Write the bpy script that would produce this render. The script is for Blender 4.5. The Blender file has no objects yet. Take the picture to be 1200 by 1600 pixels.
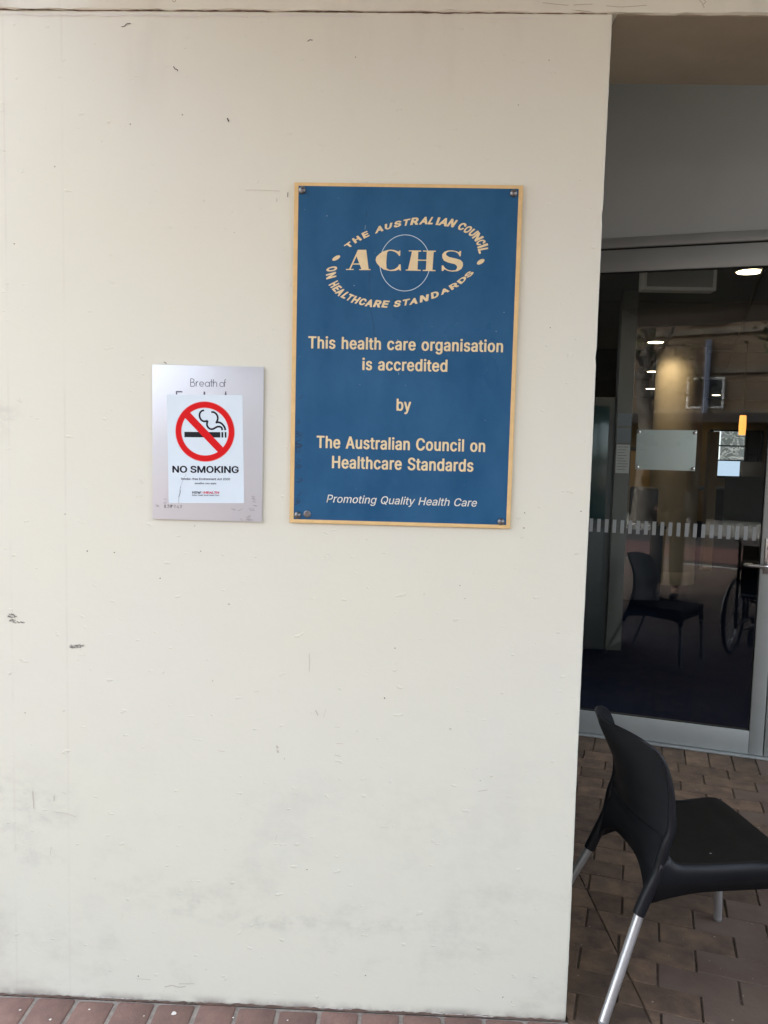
import bpy, bmesh, math, random, json
from mathutils import Vector, Matrix
from mathutils.geometry import tessellate_polygon
random.seed(7)
R = math.radians
S = bpy.context.scene
COL = S.collection

# ------------------------------------------------------------------ camera, sky, sun, exposure
cam = bpy.data.cameras.new('camera')
cam_ob = bpy.data.objects.new('camera', cam)
COL.objects.link(cam_ob)
cam.sensor_fit = 'VERTICAL'
cam.sensor_height = 36.0
cam.lens = 27.7946
cam.clip_start = 0.01
cam.clip_end = 500
cam_ob.matrix_world = Matrix([[0.999109, -0.027192, 0.032262, 0.0], [0.03441, 0.082615, -0.995987, -2.111323], [0.024417, 0.996211, 0.083477, 1.6], [0, 0, 0, 1]])
S.camera = cam_ob

w = bpy.data.worlds.new('World'); S.world = w; w.use_nodes = True
nt = w.node_tree
bg = nt.nodes['Background']
sky = nt.nodes.new('ShaderNodeTexSky'); sky.sky_type = 'NISHITA'
sky.sun_disc = False
SUN_EL, SUN_AZ = 50, 318          # azimuth clockwise from +Y
sky.sun_elevation = R(SUN_EL); sky.sun_rotation = R(SUN_AZ)
sky.dust_density = 4.0; sky.air_density = 1.0; sky.ozone_density = 1.0
hsv = nt.nodes.new('ShaderNodeHueSaturation'); hsv.inputs['Saturation'].default_value = 0.4
nt.links.new(sky.outputs[0], hsv.inputs['Color']); nt.links.new(hsv.outputs[0], bg.inputs[0])
bg.inputs[1].default_value = 0.15
sl = bpy.data.lights.new('sun', 'SUN'); sl.energy = 1.5; sl.angle = R(20); sl.color = (1, .985, .955)
so = bpy.data.objects.new('sun', sl); COL.objects.link(so)
dx, dy, dz = math.sin(R(SUN_AZ))*math.cos(R(SUN_EL)), math.cos(R(SUN_AZ))*math.cos(R(SUN_EL)), math.sin(R(SUN_EL))
so.rotation_euler = Vector((dx, dy, dz)).to_track_quat('Z', 'Y').to_euler()
so.location = (-6, -8, 12)
S.view_settings.view_transform = 'Standard'
S.view_settings.look = 'None'
S.view_settings.gamma = 1
S.view_settings.use_curve_mapping = False
S.view_settings.exposure = 2.75
S.cycles.max_bounces = 10
S.cycles.diffuse_bounces = 5
S.cycles.glossy_bounces = 4
S.cycles.transparent_max_bounces = 12
S.cycles.sample_clamp_indirect = 4
S.cycles.use_denoising = True

GL = json.loads('{"-":[453,[[[337,244],[337,188],[114,188],[114,244]]]],"0":[440,[[[203,-7],[171,-3],[141,7],[114,25],[90,49],[70,79],[53,115],[40,157],[33,203],[30,254],[33,305],[40,352],[53,393],[70,429],[90,459],[114,484],[141,501],[171,512],[203,516],[235,512],[264,501],[292,484],[315,459],[336,429],[353,393],[365,352],[372,305],[375,254],[372,203],[365,157],[353,115],[336,79],[315,49],[292,25],[264,7],[235,-3]],[[203,53],[225,55],[246,63],[265,76],[283,94],[298,116],[310,144],[319,176],[325,213],[327,254],[325,295],[319,332],[310,365],[298,392],[283,415],[265,433],[246,446],[225,453],[203,456],[180,453],[160,445],[140,433],[122,415],[108,392],[95,364],[86,332],[81,295],[78,254],[81,213],[86,176],[95,144],[108,117],[122,94],[140,76],[160,63],[180,55]]]],"1":[453,[[[76,0],[76,55],[391,55],[391,0]],[[276,509],[276,0],[212,0],[212,448],[209,448],[86,358],[86,427],[198,509]]]],"2":[453,[[[64,0],[64,47],[234,229],[252,248],[268,266],[282,282],[299,305],[311,327],[318,348],[320,371],[317,397],[308,419],[293,436],[273,449],[250,457],[224,460],[196,457],[172,447],[153,433],[139,413],[130,390],[127,362],[66,362],[68,391],[75,418],[86,442],[102,464],[121,482],[143,496],[168,507],[196,513],[225,516],[254,513],[281,507],[306,497],[328,482],[346,465],[361,445],[372,423],[379,398],[381,372],[378,345],[371,318],[357,290],[336,259],[317,235],[294,209],[267,180],[153,60],[153,57],[389,57],[389,0]]]],"3":[453,[[[218,-7],[188,-5],[159,1],[133,10],[108,22],[88,38],[70,57],[57,79],[48,104],[44,132],[109,132],[115,107],[126,87],[144,71],[165,59],[191,52],[219,50],[248,53],[275,61],[297,74],[315,93],[325,116],[329,145],[326,172],[316,196],[299,217],[275,234],[254,241],[229,246],[201,248],[157,248],[157,299],[288,448],[288,452],[70,452],[70,509],[372,509],[372,461],[211,278],[211,289],[247,290],[279,286],[308,276],[333,262],[354,244],[371,222],[383,198],[391,173],[393,145],[390,116],[383,90],[370,66],[354,45],[333,27],[309,12],[281,2],[251,-5]]]],"4":[453,[[[40,105],[40,158],[247,509],[311,509],[109,166],[109,163],[413,163],[413,105]],[[282,0],[282,121],[282,146],[282,318],[343,318],[343,0]]]],"7":[453,[[[97,0],[323,448],[323,452],[62,452],[62,509],[391,509],[391,449],[165,0]]]],"8":[453,[[[226,-7],[193,-5],[163,1],[136,11],[111,25],[91,42],[74,62],[62,84],[54,109],[52,135],[55,166],[65,195],[81,220],[101,241],[125,256],[153,265],[153,267],[129,276],[109,289],[93,308],[80,330],[73,354],[70,380],[73,405],[79,429],[90,450],[106,469],[124,485],[146,498],[170,508],[197,514],[226,516],[255,514],[282,508],[306,498],[328,485],[346,469],[361,450],[373,429],[379,405],[382,380],[379,354],[372,330],[359,308],[343,289],[323,276],[300,267],[300,265],[327,256],[351,241],[372,220],[387,195],[397,166],[401,135],[398,109],[391,84],[378,62],[362,42],[341,25],[317,11],[289,1],[259,-5]],[[226,49],[258,52],[285,60],[307,74],[323,91],[333,113],[337,139],[333,165],[322,189],[305,208],[283,223],[256,232],[226,235],[196,232],[169,223],[147,208],[130,189],[119,165],[115,139],[119,113],[129,91],[145,74],[167,60],[195,52]],[[226,290],[252,292],[274,300],[293,313],[307,330],[316,351],[319,376],[316,399],[308,420],[294,437],[275,449],[252,457],[226,460],[200,457],[177,449],[159,437],[145,420],[136,399],[133,376],[136,351],[145,330],[159,313],[178,300],[201,292]]]],"A":[480,[[[16,0],[201,509],[276,509],[463,0],[395,0],[287,302],[280,323],[272,346],[264,372],[255,402],[244,438],[232,478],[245,478],[233,437],[222,402],[213,371],[204,345],[197,322],[191,302],[85,0]],[[110,142],[110,199],[370,199],[370,142]]]],"B":[456,[[[60,0],[60,509],[241,509],[274,507],[304,501],[329,491],[350,477],[367,461],[381,442],[390,421],[396,398],[398,374],[395,344],[387,320],[373,301],[356,286],[336,275],[315,267],[315,262],[339,257],[363,245],[385,227],[402,203],[414,173],[418,136],[416,111],[410,88],[400,67],[386,48],[368,31],[344,18],[317,8],[284,2],[247,0]],[[125,57],[245,57],[281,60],[309,67],[330,80],[349,105],[355,137],[352,161],[342,184],[327,203],[306,218],[279,228],[248,231],[125,231]],[[125,285],[238,285],[265,288],[288,296],[308,309],[323,326],[333,348],[336,372],[330,403],[313,429],[294,442],[270,449],[240,452],[125,452]]]],"C":[510,[[[267,-7],[225,-3],[186,7],[150,25],[119,49],[92,79],[70,115],[53,157],[44,203],[40,254],[44,305],[53,352],[70,393],[92,429],[119,459],[150,484],[186,501],[225,512],[267,516],[293,514],[317,511],[340,504],[362,496],[383,485],[402,471],[427,447],[448,418],[459,397],[467,373],[473,348],[408,348],[401,373],[389,395],[375,413],[357,428],[337,440],[315,449],[292,454],[267,456],[237,453],[209,445],[184,432],[161,414],[141,391],[125,364],[113,332],[106,295],[103,254],[106,213],[113,177],[125,145],[141,117],[161,94],[184,76],[210,63],[237,56],[267,53],[292,55],[315,60],[337,69],[357,81],[375,96],[389,114],[401,136],[408,160],[473,160],[467,135],[459,112],[448,91],[428,62],[402,38],[383,24],[363,13],[341,5],[317,-2],[293,-6]]]],"D":[502,[[[219,0],[96,0],[96,57],[215,57],[254,60],[288,68],[318,81],[343,99],[363,122],[379,149],[390,181],[397,216],[399,255],[397,294],[390,329],[379,361],[364,388],[344,410],[320,428],[291,441],[258,449],[221,452],[93,452],[93,509],[225,509],[273,505],[315,495],[353,478],[385,455],[412,426],[433,391],[449,351],[458,306],[462,255],[458,205],[449,159],[433,119],[411,83],[384,54],[351,31],[312,14],[268,3]],[[125,509],[125,0],[60,0],[60,509]]]],"E":[419,[[[60,0],[60,509],[372,509],[372,452],[125,452],[125,286],[355,286],[355,229],[125,229],[125,57],[375,57],[375,0]]]],"G":[520,[[[269,-7],[225,-3],[185,7],[149,25],[118,49],[91,79],[69,116],[53,157],[43,203],[40,254],[43,305],[53,352],[69,393],[91,429],[117,459],[149,484],[184,501],[223,512],[265,516],[291,514],[316,510],[340,504],[363,494],[384,483],[403,469],[421,453],[436,436],[449,416],[460,395],[468,373],[474,349],[408,349],[399,372],[387,393],[373,411],[356,427],[337,439],[315,448],[291,454],[265,456],[236,453],[209,445],[183,432],[160,414],[141,392],[125,364],[113,332],[106,295],[103,254],[106,213],[113,177],[125,145],[141,117],[161,95],[184,76],[210,63],[238,56],[269,53],[296,55],[322,61],[345,71],[365,85],[382,102],[396,123],[407,147],[413,173],[415,202],[434,199],[283,199],[283,256],[478,256],[478,200],[475,160],[466,124],[451,91],[431,62],[406,38],[377,19],[344,5],[308,-4]]]],"H":[517,[[[60,0],[60,509],[125,509],[125,289],[392,289],[392,509],[457,509],[457,0],[392,0],[392,232],[125,232],[125,0]]]],"I":[188,[[[62,0],[62,509],[126,509],[126,0]]]],"K":[467,[[[104,145],[104,216],[122,239],[139,261],[157,282],[174,303],[193,324],[212,344],[364,509],[448,509],[231,276],[228,276]],[[60,0],[60,509],[125,509],[125,334],[124,225],[125,193],[125,0]],[[372,0],[188,259],[228,309],[449,0]]]],"L":[393,[[[60,0],[60,509],[125,509],[125,57],[361,57],[361,0]]]],"M":[628,[[[60,0],[60,509],[152,509],[277,187],[287,159],[299,123],[311,84],[322,49],[307,49],[318,83],[330,121],[342,158],[352,187],[476,509],[568,509],[568,0],[504,0],[504,291],[504,327],[505,369],[506,413],[507,457],[513,457],[505,433],[498,409],[482,363],[467,322],[456,291],[342,0],[286,0],[170,291],[159,321],[145,361],[129,408],[112,457],[119,457],[120,416],[121,372],[122,328],[122,291],[122,0]]]],"N":[523,[[[60,0],[60,509],[136,509],[343,183],[352,169],[363,151],[375,130],[388,107],[401,82],[414,55],[405,54],[402,81],[401,108],[400,134],[399,157],[399,195],[399,509],[463,509],[463,0],[387,0],[202,290],[177,331],[164,354],[148,381],[108,452],[119,454],[122,384],[124,328],[125,291],[125,0]]]],"O":[533,[[[267,-7],[225,-3],[186,7],[150,25],[119,49],[92,79],[70,115],[53,157],[44,203],[40,254],[44,305],[53,352],[70,393],[92,429],[119,459],[150,484],[186,501],[225,512],[267,516],[309,512],[348,501],[384,484],[415,459],[442,429],[464,393],[480,352],[490,305],[493,254],[490,203],[480,157],[464,115],[442,79],[415,49],[384,25],[348,7],[309,-3]],[[267,53],[296,55],[324,63],[349,76],[372,94],[392,116],[408,144],[420,176],[428,213],[430,254],[428,295],[420,332],[408,365],[392,392],[372,415],[349,433],[324,446],[296,453],[267,456],[237,453],[210,445],[184,433],[161,415],[142,392],[125,364],[113,332],[106,295],[103,254],[106,213],[113,176],[125,144],[142,117],[161,94],[184,76],[210,63],[237,55]]]],"P":[445,[[[60,0],[60,509],[235,509],[272,506],[305,499],[332,487],[356,471],[375,452],[390,430],[400,404],[407,377],[409,348],[407,318],[400,291],[390,265],[375,243],[356,223],[332,207],[305,195],[272,188],[235,186],[109,186],[109,242],[233,242],[269,246],[297,256],[318,272],[333,294],[342,319],[344,348],[342,376],[333,402],[318,423],[297,439],[268,449],[232,452],[125,452],[125,0]]]],"Q":[533,[[[245,159],[313,159],[369,85],[384,65],[468,-48],[401,-48],[346,27],[331,46]],[[267,-7],[225,-3],[186,7],[150,25],[119,49],[92,79],[70,115],[53,157],[44,203],[40,254],[44,305],[53,352],[70,393],[92,429],[119,459],[150,484],[186,501],[225,512],[267,516],[309,512],[348,501],[384,484],[415,459],[442,429],[464,393],[480,352],[490,305],[493,254],[490,203],[480,157],[464,115],[442,79],[415,49],[384,25],[348,7],[309,-3]],[[267,53],[296,55],[324,63],[349,76],[372,94],[392,116],[408,144],[420,176],[428,213],[430,254],[428,295],[420,332],[408,365],[392,392],[372,415],[349,433],[324,446],[296,453],[267,456],[237,453],[210,445],[184,433],[161,415],[142,392],[125,364],[113,332],[106,295],[103,254],[106,213],[113,176],[125,144],[142,117],[161,94],[184,76],[210,63],[237,55]]]],"R":[449,[[[60,0],[60,509],[236,509],[273,506],[305,500],[333,489],[356,473],[376,455],[390,433],[401,408],[407,381],[409,352],[407,323],[401,296],[390,271],[376,250],[356,232],[333,217],[305,206],[273,200],[236,198],[96,198],[96,255],[234,255],[269,258],[298,267],[319,281],[334,300],[342,324],[345,352],[342,380],[334,405],[319,425],[298,440],[269,449],[233,452],[125,452],[125,0]],[[353,0],[230,229],[303,229],[428,0]]]],"S":[447,[[[224,-9],[188,-7],[156,-1],[128,9],[102,23],[81,40],[64,60],[51,83],[42,109],[38,137],[104,137],[110,110],[123,88],[142,71],[166,59],[194,52],[224,49],[257,52],[286,60],[311,74],[329,92],[341,114],[346,139],[342,161],[332,179],[316,193],[296,205],[272,214],[245,222],[184,239],[145,253],[112,269],[86,289],[67,313],[56,341],[52,372],[54,400],[62,425],[75,448],[92,468],[113,484],[138,498],[165,508],[195,514],[227,516],[259,514],[289,508],[316,498],[340,484],[360,468],[377,449],[390,427],[398,403],[401,378],[337,378],[326,412],[302,437],[280,449],[254,456],[225,459],[194,456],[167,448],[145,435],[129,418],[118,398],[115,376],[119,352],[131,334],[148,319],[169,308],[191,300],[212,293],[264,279],[287,272],[312,264],[336,252],[359,238],[379,220],[395,198],[405,171],[408,139],[406,112],[399,87],[386,64],[370,43],[349,25],[323,11],[294,0],[261,-7]]]],"T":[449,[[[32,452],[32,509],[417,509],[417,452],[257,452],[257,0],[193,0],[193,452]]]],"U":[517,[[[259,-8],[220,-6],[186,2],[154,15],[126,33],[103,55],[85,80],[71,108],[63,140],[60,173],[60,509],[124,509],[124,178],[128,144],[141,113],[160,87],[187,68],[208,59],[232,53],[259,52],[285,53],[309,59],[331,68],[357,87],[377,113],[389,144],[393,178],[393,509],[457,509],[457,173],[454,140],[446,108],[433,80],[414,55],[391,33],[363,15],[332,2],[297,-6]]]],"W":[686,[[[155,0],[16,509],[82,509],[163,196],[170,171],[175,145],[187,94],[192,67],[197,40],[189,40],[194,67],[200,94],[205,120],[211,145],[224,196],[306,509],[380,509],[462,196],[468,171],[474,145],[486,94],[492,67],[497,40],[488,40],[493,67],[499,94],[504,120],[510,145],[523,196],[603,509],[670,509],[530,0],[455,0],[368,323],[362,345],[357,368],[351,391],[346,417],[341,445],[336,475],[350,475],[345,446],[340,420],[335,395],[330,371],[324,347],[318,323],[230,0]]]],"a":[389,[[[160,-9],[126,-5],[94,5],[68,22],[48,45],[35,73],[30,108],[34,138],[43,161],[58,179],[78,193],[100,203],[125,211],[152,216],[178,220],[234,227],[252,230],[265,235],[273,243],[276,255],[276,257],[273,279],[267,297],[256,311],[240,322],[220,329],[196,331],[171,329],[149,322],[132,313],[118,301],[107,288],[100,274],[41,291],[57,322],[79,346],[104,364],[133,375],[163,382],[194,384],[215,383],[239,379],[263,372],[286,360],[306,343],[322,320],[330,301],[335,278],[337,251],[337,0],[277,0],[277,52],[272,52],[264,38],[252,25],[236,12],[215,1],[190,-6]],[[170,45],[202,49],[228,59],[248,74],[263,93],[272,115],[276,138],[276,190],[270,186],[259,182],[246,179],[231,176],[200,171],[175,168],[154,164],[134,159],[117,150],[103,139],[95,124],[92,105],[94,87],[102,72],[114,61],[130,52],[149,47]]]],"b":[424,[[[229,-8],[198,-5],[172,4],[153,17],[138,31],[127,46],[118,59],[112,59],[112,0],[53,0],[53,509],[114,509],[114,319],[118,319],[127,331],[137,346],[152,360],[171,373],[197,381],[229,384],[259,382],[287,374],[313,361],[335,342],[354,320],[370,293],[381,261],[388,227],[390,189],[388,151],[381,116],[370,84],[355,57],[336,34],[313,16],[288,3],[260,-6]],[[220,47],[253,51],[279,66],[301,88],[316,117],[323,139],[327,163],[328,189],[327,215],[323,239],[316,261],[301,290],[280,311],[253,325],[220,330],[188,325],[161,312],[140,291],[125,263],[118,241],[114,216],[113,189],[114,162],[118,138],[125,115],[140,86],[162,65],[188,51]]]],"c":[396,[[[207,-8],[174,-5],[144,3],[117,16],[93,35],[72,58],[56,85],[44,116],[37,150],[34,187],[37,225],[44,260],[56,291],[72,318],[93,341],[117,360],[144,374],[174,382],[207,384],[234,383],[260,377],[284,368],[305,356],[324,341],[340,322],[353,301],[362,277],[303,262],[298,276],[290,289],[281,301],[270,311],[257,319],[242,325],[226,329],[207,330],[173,325],[145,310],[124,287],[108,258],[102,236],[98,212],[96,187],[98,163],[102,139],[108,117],[124,89],[145,66],[173,51],[207,46],[226,48],[243,52],[258,58],[271,66],[282,76],[292,89],[299,102],[304,117],[363,102],[354,78],[341,56],[325,37],[306,21],[285,9],[261,-1],[235,-6]]]],"d":[424,[[[195,-8],[165,-6],[137,3],[111,16],[89,34],[70,57],[55,84],[43,116],[36,151],[34,189],[36,227],[43,261],[55,293],[70,320],[89,342],[112,361],[137,374],[165,382],[196,384],[228,381],[253,373],[272,360],[287,346],[298,331],[306,319],[311,319],[311,509],[372,509],[372,0],[313,0],[313,59],[307,59],[298,46],[287,31],[272,17],[252,4],[227,-5]],[[205,47],[236,51],[263,65],[284,86],[299,115],[306,138],[310,162],[312,189],[310,216],[306,241],[300,263],[284,291],[263,312],[237,325],[205,330],[172,325],[145,311],[124,290],[108,261],[102,239],[98,215],[96,189],[98,163],[102,139],[109,117],[124,88],[145,66],[172,51]]]],"e":[404,[[[212,-8],[177,-5],[145,3],[117,16],[92,35],[72,58],[56,85],[44,116],[37,150],[34,187],[36,224],[44,258],[55,290],[71,317],[91,340],[115,359],[142,373],[172,382],[205,384],[236,382],[266,374],[294,361],[319,341],[334,324],[347,305],[357,282],[365,256],[370,227],[371,194],[371,169],[75,169],[75,221],[338,221],[310,202],[307,237],[298,269],[283,294],[263,314],[237,326],[205,330],[173,326],[146,313],[125,294],[109,270],[99,241],[96,211],[96,178],[98,151],[102,127],[110,106],[128,80],[151,61],[179,50],[212,46],[234,48],[254,53],[271,61],[285,73],[297,88],[306,105],[365,91],[353,63],[335,39],[311,19],[283,4],[261,-3],[237,-7]]]],"f":[254,[[[228,379],[228,327],[6,327],[6,379]],[[81,0],[81,432],[84,461],[96,486],[113,505],[135,519],[161,527],[187,530],[207,529],[222,527],[234,524],[243,521],[227,468],[215,472],[206,473],[195,474],[171,470],[154,460],[145,443],[142,419],[142,0]]]],"g":[425,[[[207,-151],[180,-149],[156,-146],[134,-140],[105,-127],[82,-110],[64,-91],[51,-69],[101,-41],[110,-53],[122,-66],[136,-78],[154,-88],[178,-95],[207,-97],[236,-95],[261,-87],[282,-75],[298,-58],[308,-34],[311,-6],[311,68],[306,68],[298,56],[287,41],[272,28],[252,16],[227,8],[195,5],[165,7],[138,14],[113,27],[90,43],[71,65],[55,90],[43,120],[36,154],[34,191],[36,229],[43,263],[55,293],[71,320],[90,342],[112,361],[138,374],[166,382],[196,384],[228,382],[253,373],[273,360],[288,346],[299,331],[308,319],[313,319],[313,379],[372,379],[372,-9],[370,-40],[363,-67],[350,-90],[334,-109],[314,-124],[291,-136],[265,-144],[237,-149]],[[205,59],[237,63],[264,75],[285,95],[300,121],[307,142],[311,166],[312,193],[311,219],[307,242],[300,264],[285,291],[264,312],[237,325],[205,330],[172,325],[145,312],[124,290],[109,262],[102,241],[98,218],[96,193],[98,167],[102,144],[109,123],[124,96],[145,76],[172,63]]]],"h":[410,[[[114,227],[114,0],[53,0],[53,509],[114,509],[114,287],[102,287],[116,319],[132,344],[152,362],[175,374],[200,382],[227,384],[264,380],[295,369],[321,349],[341,321],[350,298],[355,271],[357,240],[357,0],[296,0],[296,235],[293,263],[286,286],[273,304],[246,323],[210,329],[184,326],[161,317],[141,303],[126,283],[117,257]]]],"i":[167,[[[53,0],[53,379],[114,379],[114,0]],[[84,443],[67,446],[54,455],[44,468],[41,483],[44,499],[54,512],[67,521],[84,524],[100,521],[114,512],[123,499],[126,483],[123,468],[114,455],[100,446]]]],"k":[381,[[[110,137],[110,212],[121,212],[284,379],[360,379],[184,199],[177,199]],[[53,0],[53,509],[114,509],[114,0]],[[294,0],[148,186],[191,229],[372,0]]]],"l":[170,[[[54,0],[54,509],[115,509],[115,0]]]],"m":[610,[[[53,0],[53,379],[112,379],[112,295],[108,295],[118,323],[132,346],[151,363],[172,376],[195,384],[219,386],[245,383],[268,375],[287,361],[303,342],[314,320],[321,295],[312,295],[322,321],[337,343],[357,361],[381,375],[407,383],[437,386],[468,383],[497,372],[522,354],[541,328],[550,307],[555,283],[557,255],[557,0],[496,0],[496,254],[490,289],[473,313],[447,326],[419,330],[395,328],[374,320],[358,307],[345,290],[338,270],[335,247],[335,0],[274,0],[274,260],[269,288],[253,311],[229,326],[199,330],[178,328],[158,320],[140,307],[126,289],[117,266],[114,238],[114,0]]]],"n":[410,[[[114,227],[114,0],[53,0],[53,379],[112,379],[112,287],[102,287],[116,319],[132,344],[152,362],[175,374],[200,382],[227,384],[264,380],[295,369],[321,349],[341,321],[350,298],[355,271],[357,240],[357,0],[296,0],[296,235],[293,263],[286,286],[273,304],[246,323],[210,329],[184,326],[161,317],[141,303],[126,283],[117,257]]]],"o":[415,[[[207,-8],[174,-5],[144,3],[117,16],[93,35],[72,58],[56,85],[44,116],[37,150],[34,187],[37,225],[44,260],[56,291],[72,318],[93,341],[117,360],[144,374],[174,382],[207,384],[241,382],[271,374],[299,360],[323,341],[343,318],[359,291],[371,260],[379,225],[381,187],[379,150],[371,116],[359,85],[343,58],[323,35],[299,16],[271,3],[241,-5]],[[207,46],[242,51],[270,66],[292,89],[307,117],[314,139],[318,163],[319,187],[318,212],[314,236],[307,258],[292,287],[270,310],[242,325],[207,330],[173,325],[145,310],[124,287],[108,258],[102,236],[98,212],[96,187],[98,163],[102,139],[108,117],[124,89],[145,66],[173,51]]]],"p":[424,[[[53,-143],[53,379],[112,379],[112,319],[118,319],[126,331],[137,346],[152,360],[171,373],[197,381],[229,384],[259,382],[287,374],[313,361],[335,342],[354,320],[370,293],[381,261],[388,227],[390,189],[388,151],[381,116],[370,84],[355,57],[336,34],[313,16],[288,3],[260,-6],[229,-8],[198,-5],[173,4],[153,17],[138,31],[127,46],[118,59],[114,59],[114,-143]],[[220,47],[253,51],[279,66],[301,88],[316,117],[323,139],[327,163],[328,189],[327,215],[323,239],[316,261],[301,290],[280,311],[253,325],[220,330],[188,325],[161,312],[140,291],[125,263],[118,241],[114,216],[113,189],[114,162],[118,138],[125,115],[140,86],[162,65],[188,51]]]],"r":[259,[[[53,0],[53,379],[112,379],[112,321],[115,321],[130,347],[152,367],[181,380],[213,385],[229,384],[243,384],[243,322],[230,324],[219,325],[207,326],[182,323],[159,315],[140,301],[126,284],[117,262],[114,237],[114,0]]]],"s":[365,[[[182,-8],[157,-7],[133,-3],[112,3],[84,18],[62,38],[45,63],[36,94],[94,107],[105,79],[124,60],[150,49],[181,45],[217,50],[244,62],[262,81],[268,103],[265,121],[254,136],[237,147],[212,155],[149,170],[118,180],[92,192],[72,208],[58,227],[50,249],[47,274],[51,305],[65,332],[87,354],[115,370],[137,378],[161,383],[187,384],[223,381],[254,372],[279,358],[299,339],[314,316],[324,290],[268,277],[258,298],[243,316],[219,328],[187,333],[156,329],[131,317],[114,299],[109,277],[112,258],[124,243],[144,232],[172,223],[229,209],[261,200],[287,187],[306,171],[325,142],[331,107],[326,75],[312,47],[290,24],[260,6],[236,-2],[210,-7]]]],"t":[227,[[[204,379],[204,327],[6,327],[6,379]],[[65,471],[126,471],[126,98],[128,76],[136,61],[150,53],[170,50],[185,51],[202,54],[213,2],[203,-1],[192,-3],[180,-4],[168,-4],[138,-1],[113,7],[92,21],[77,41],[68,64],[65,93]]]],"u":[410,[[[182,-5],[146,-1],[115,11],[89,31],[69,59],[60,82],[54,109],[53,139],[53,379],[114,379],[114,144],[116,117],[124,94],[137,75],[164,56],[200,50],[226,53],[249,62],[268,77],[283,97],[293,122],[296,153],[296,379],[357,379],[357,0],[298,0],[298,92],[307,92],[294,60],[277,35],[257,17],[234,5],[209,-3]]]],"v":[389,[[[163,0],[17,379],[84,379],[165,155],[173,132],[180,110],[187,87],[196,53],[206,21],[184,21],[194,53],[203,87],[209,110],[216,132],[224,155],[305,379],[371,379],[226,0]]]],"y":[389,[[[47,-139],[61,-86],[71,-87],[88,-90],[104,-89],[118,-84],[130,-74],[141,-58],[151,-36],[163,-1],[17,379],[84,379],[165,155],[173,132],[180,109],[187,87],[196,53],[206,21],[184,21],[193,53],[202,87],[209,110],[216,132],[224,155],[305,379],[371,379],[204,-58],[191,-85],[177,-107],[159,-124],[139,-136],[117,-143],[91,-145],[77,-145],[65,-143],[54,-141]]]]}')
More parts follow.
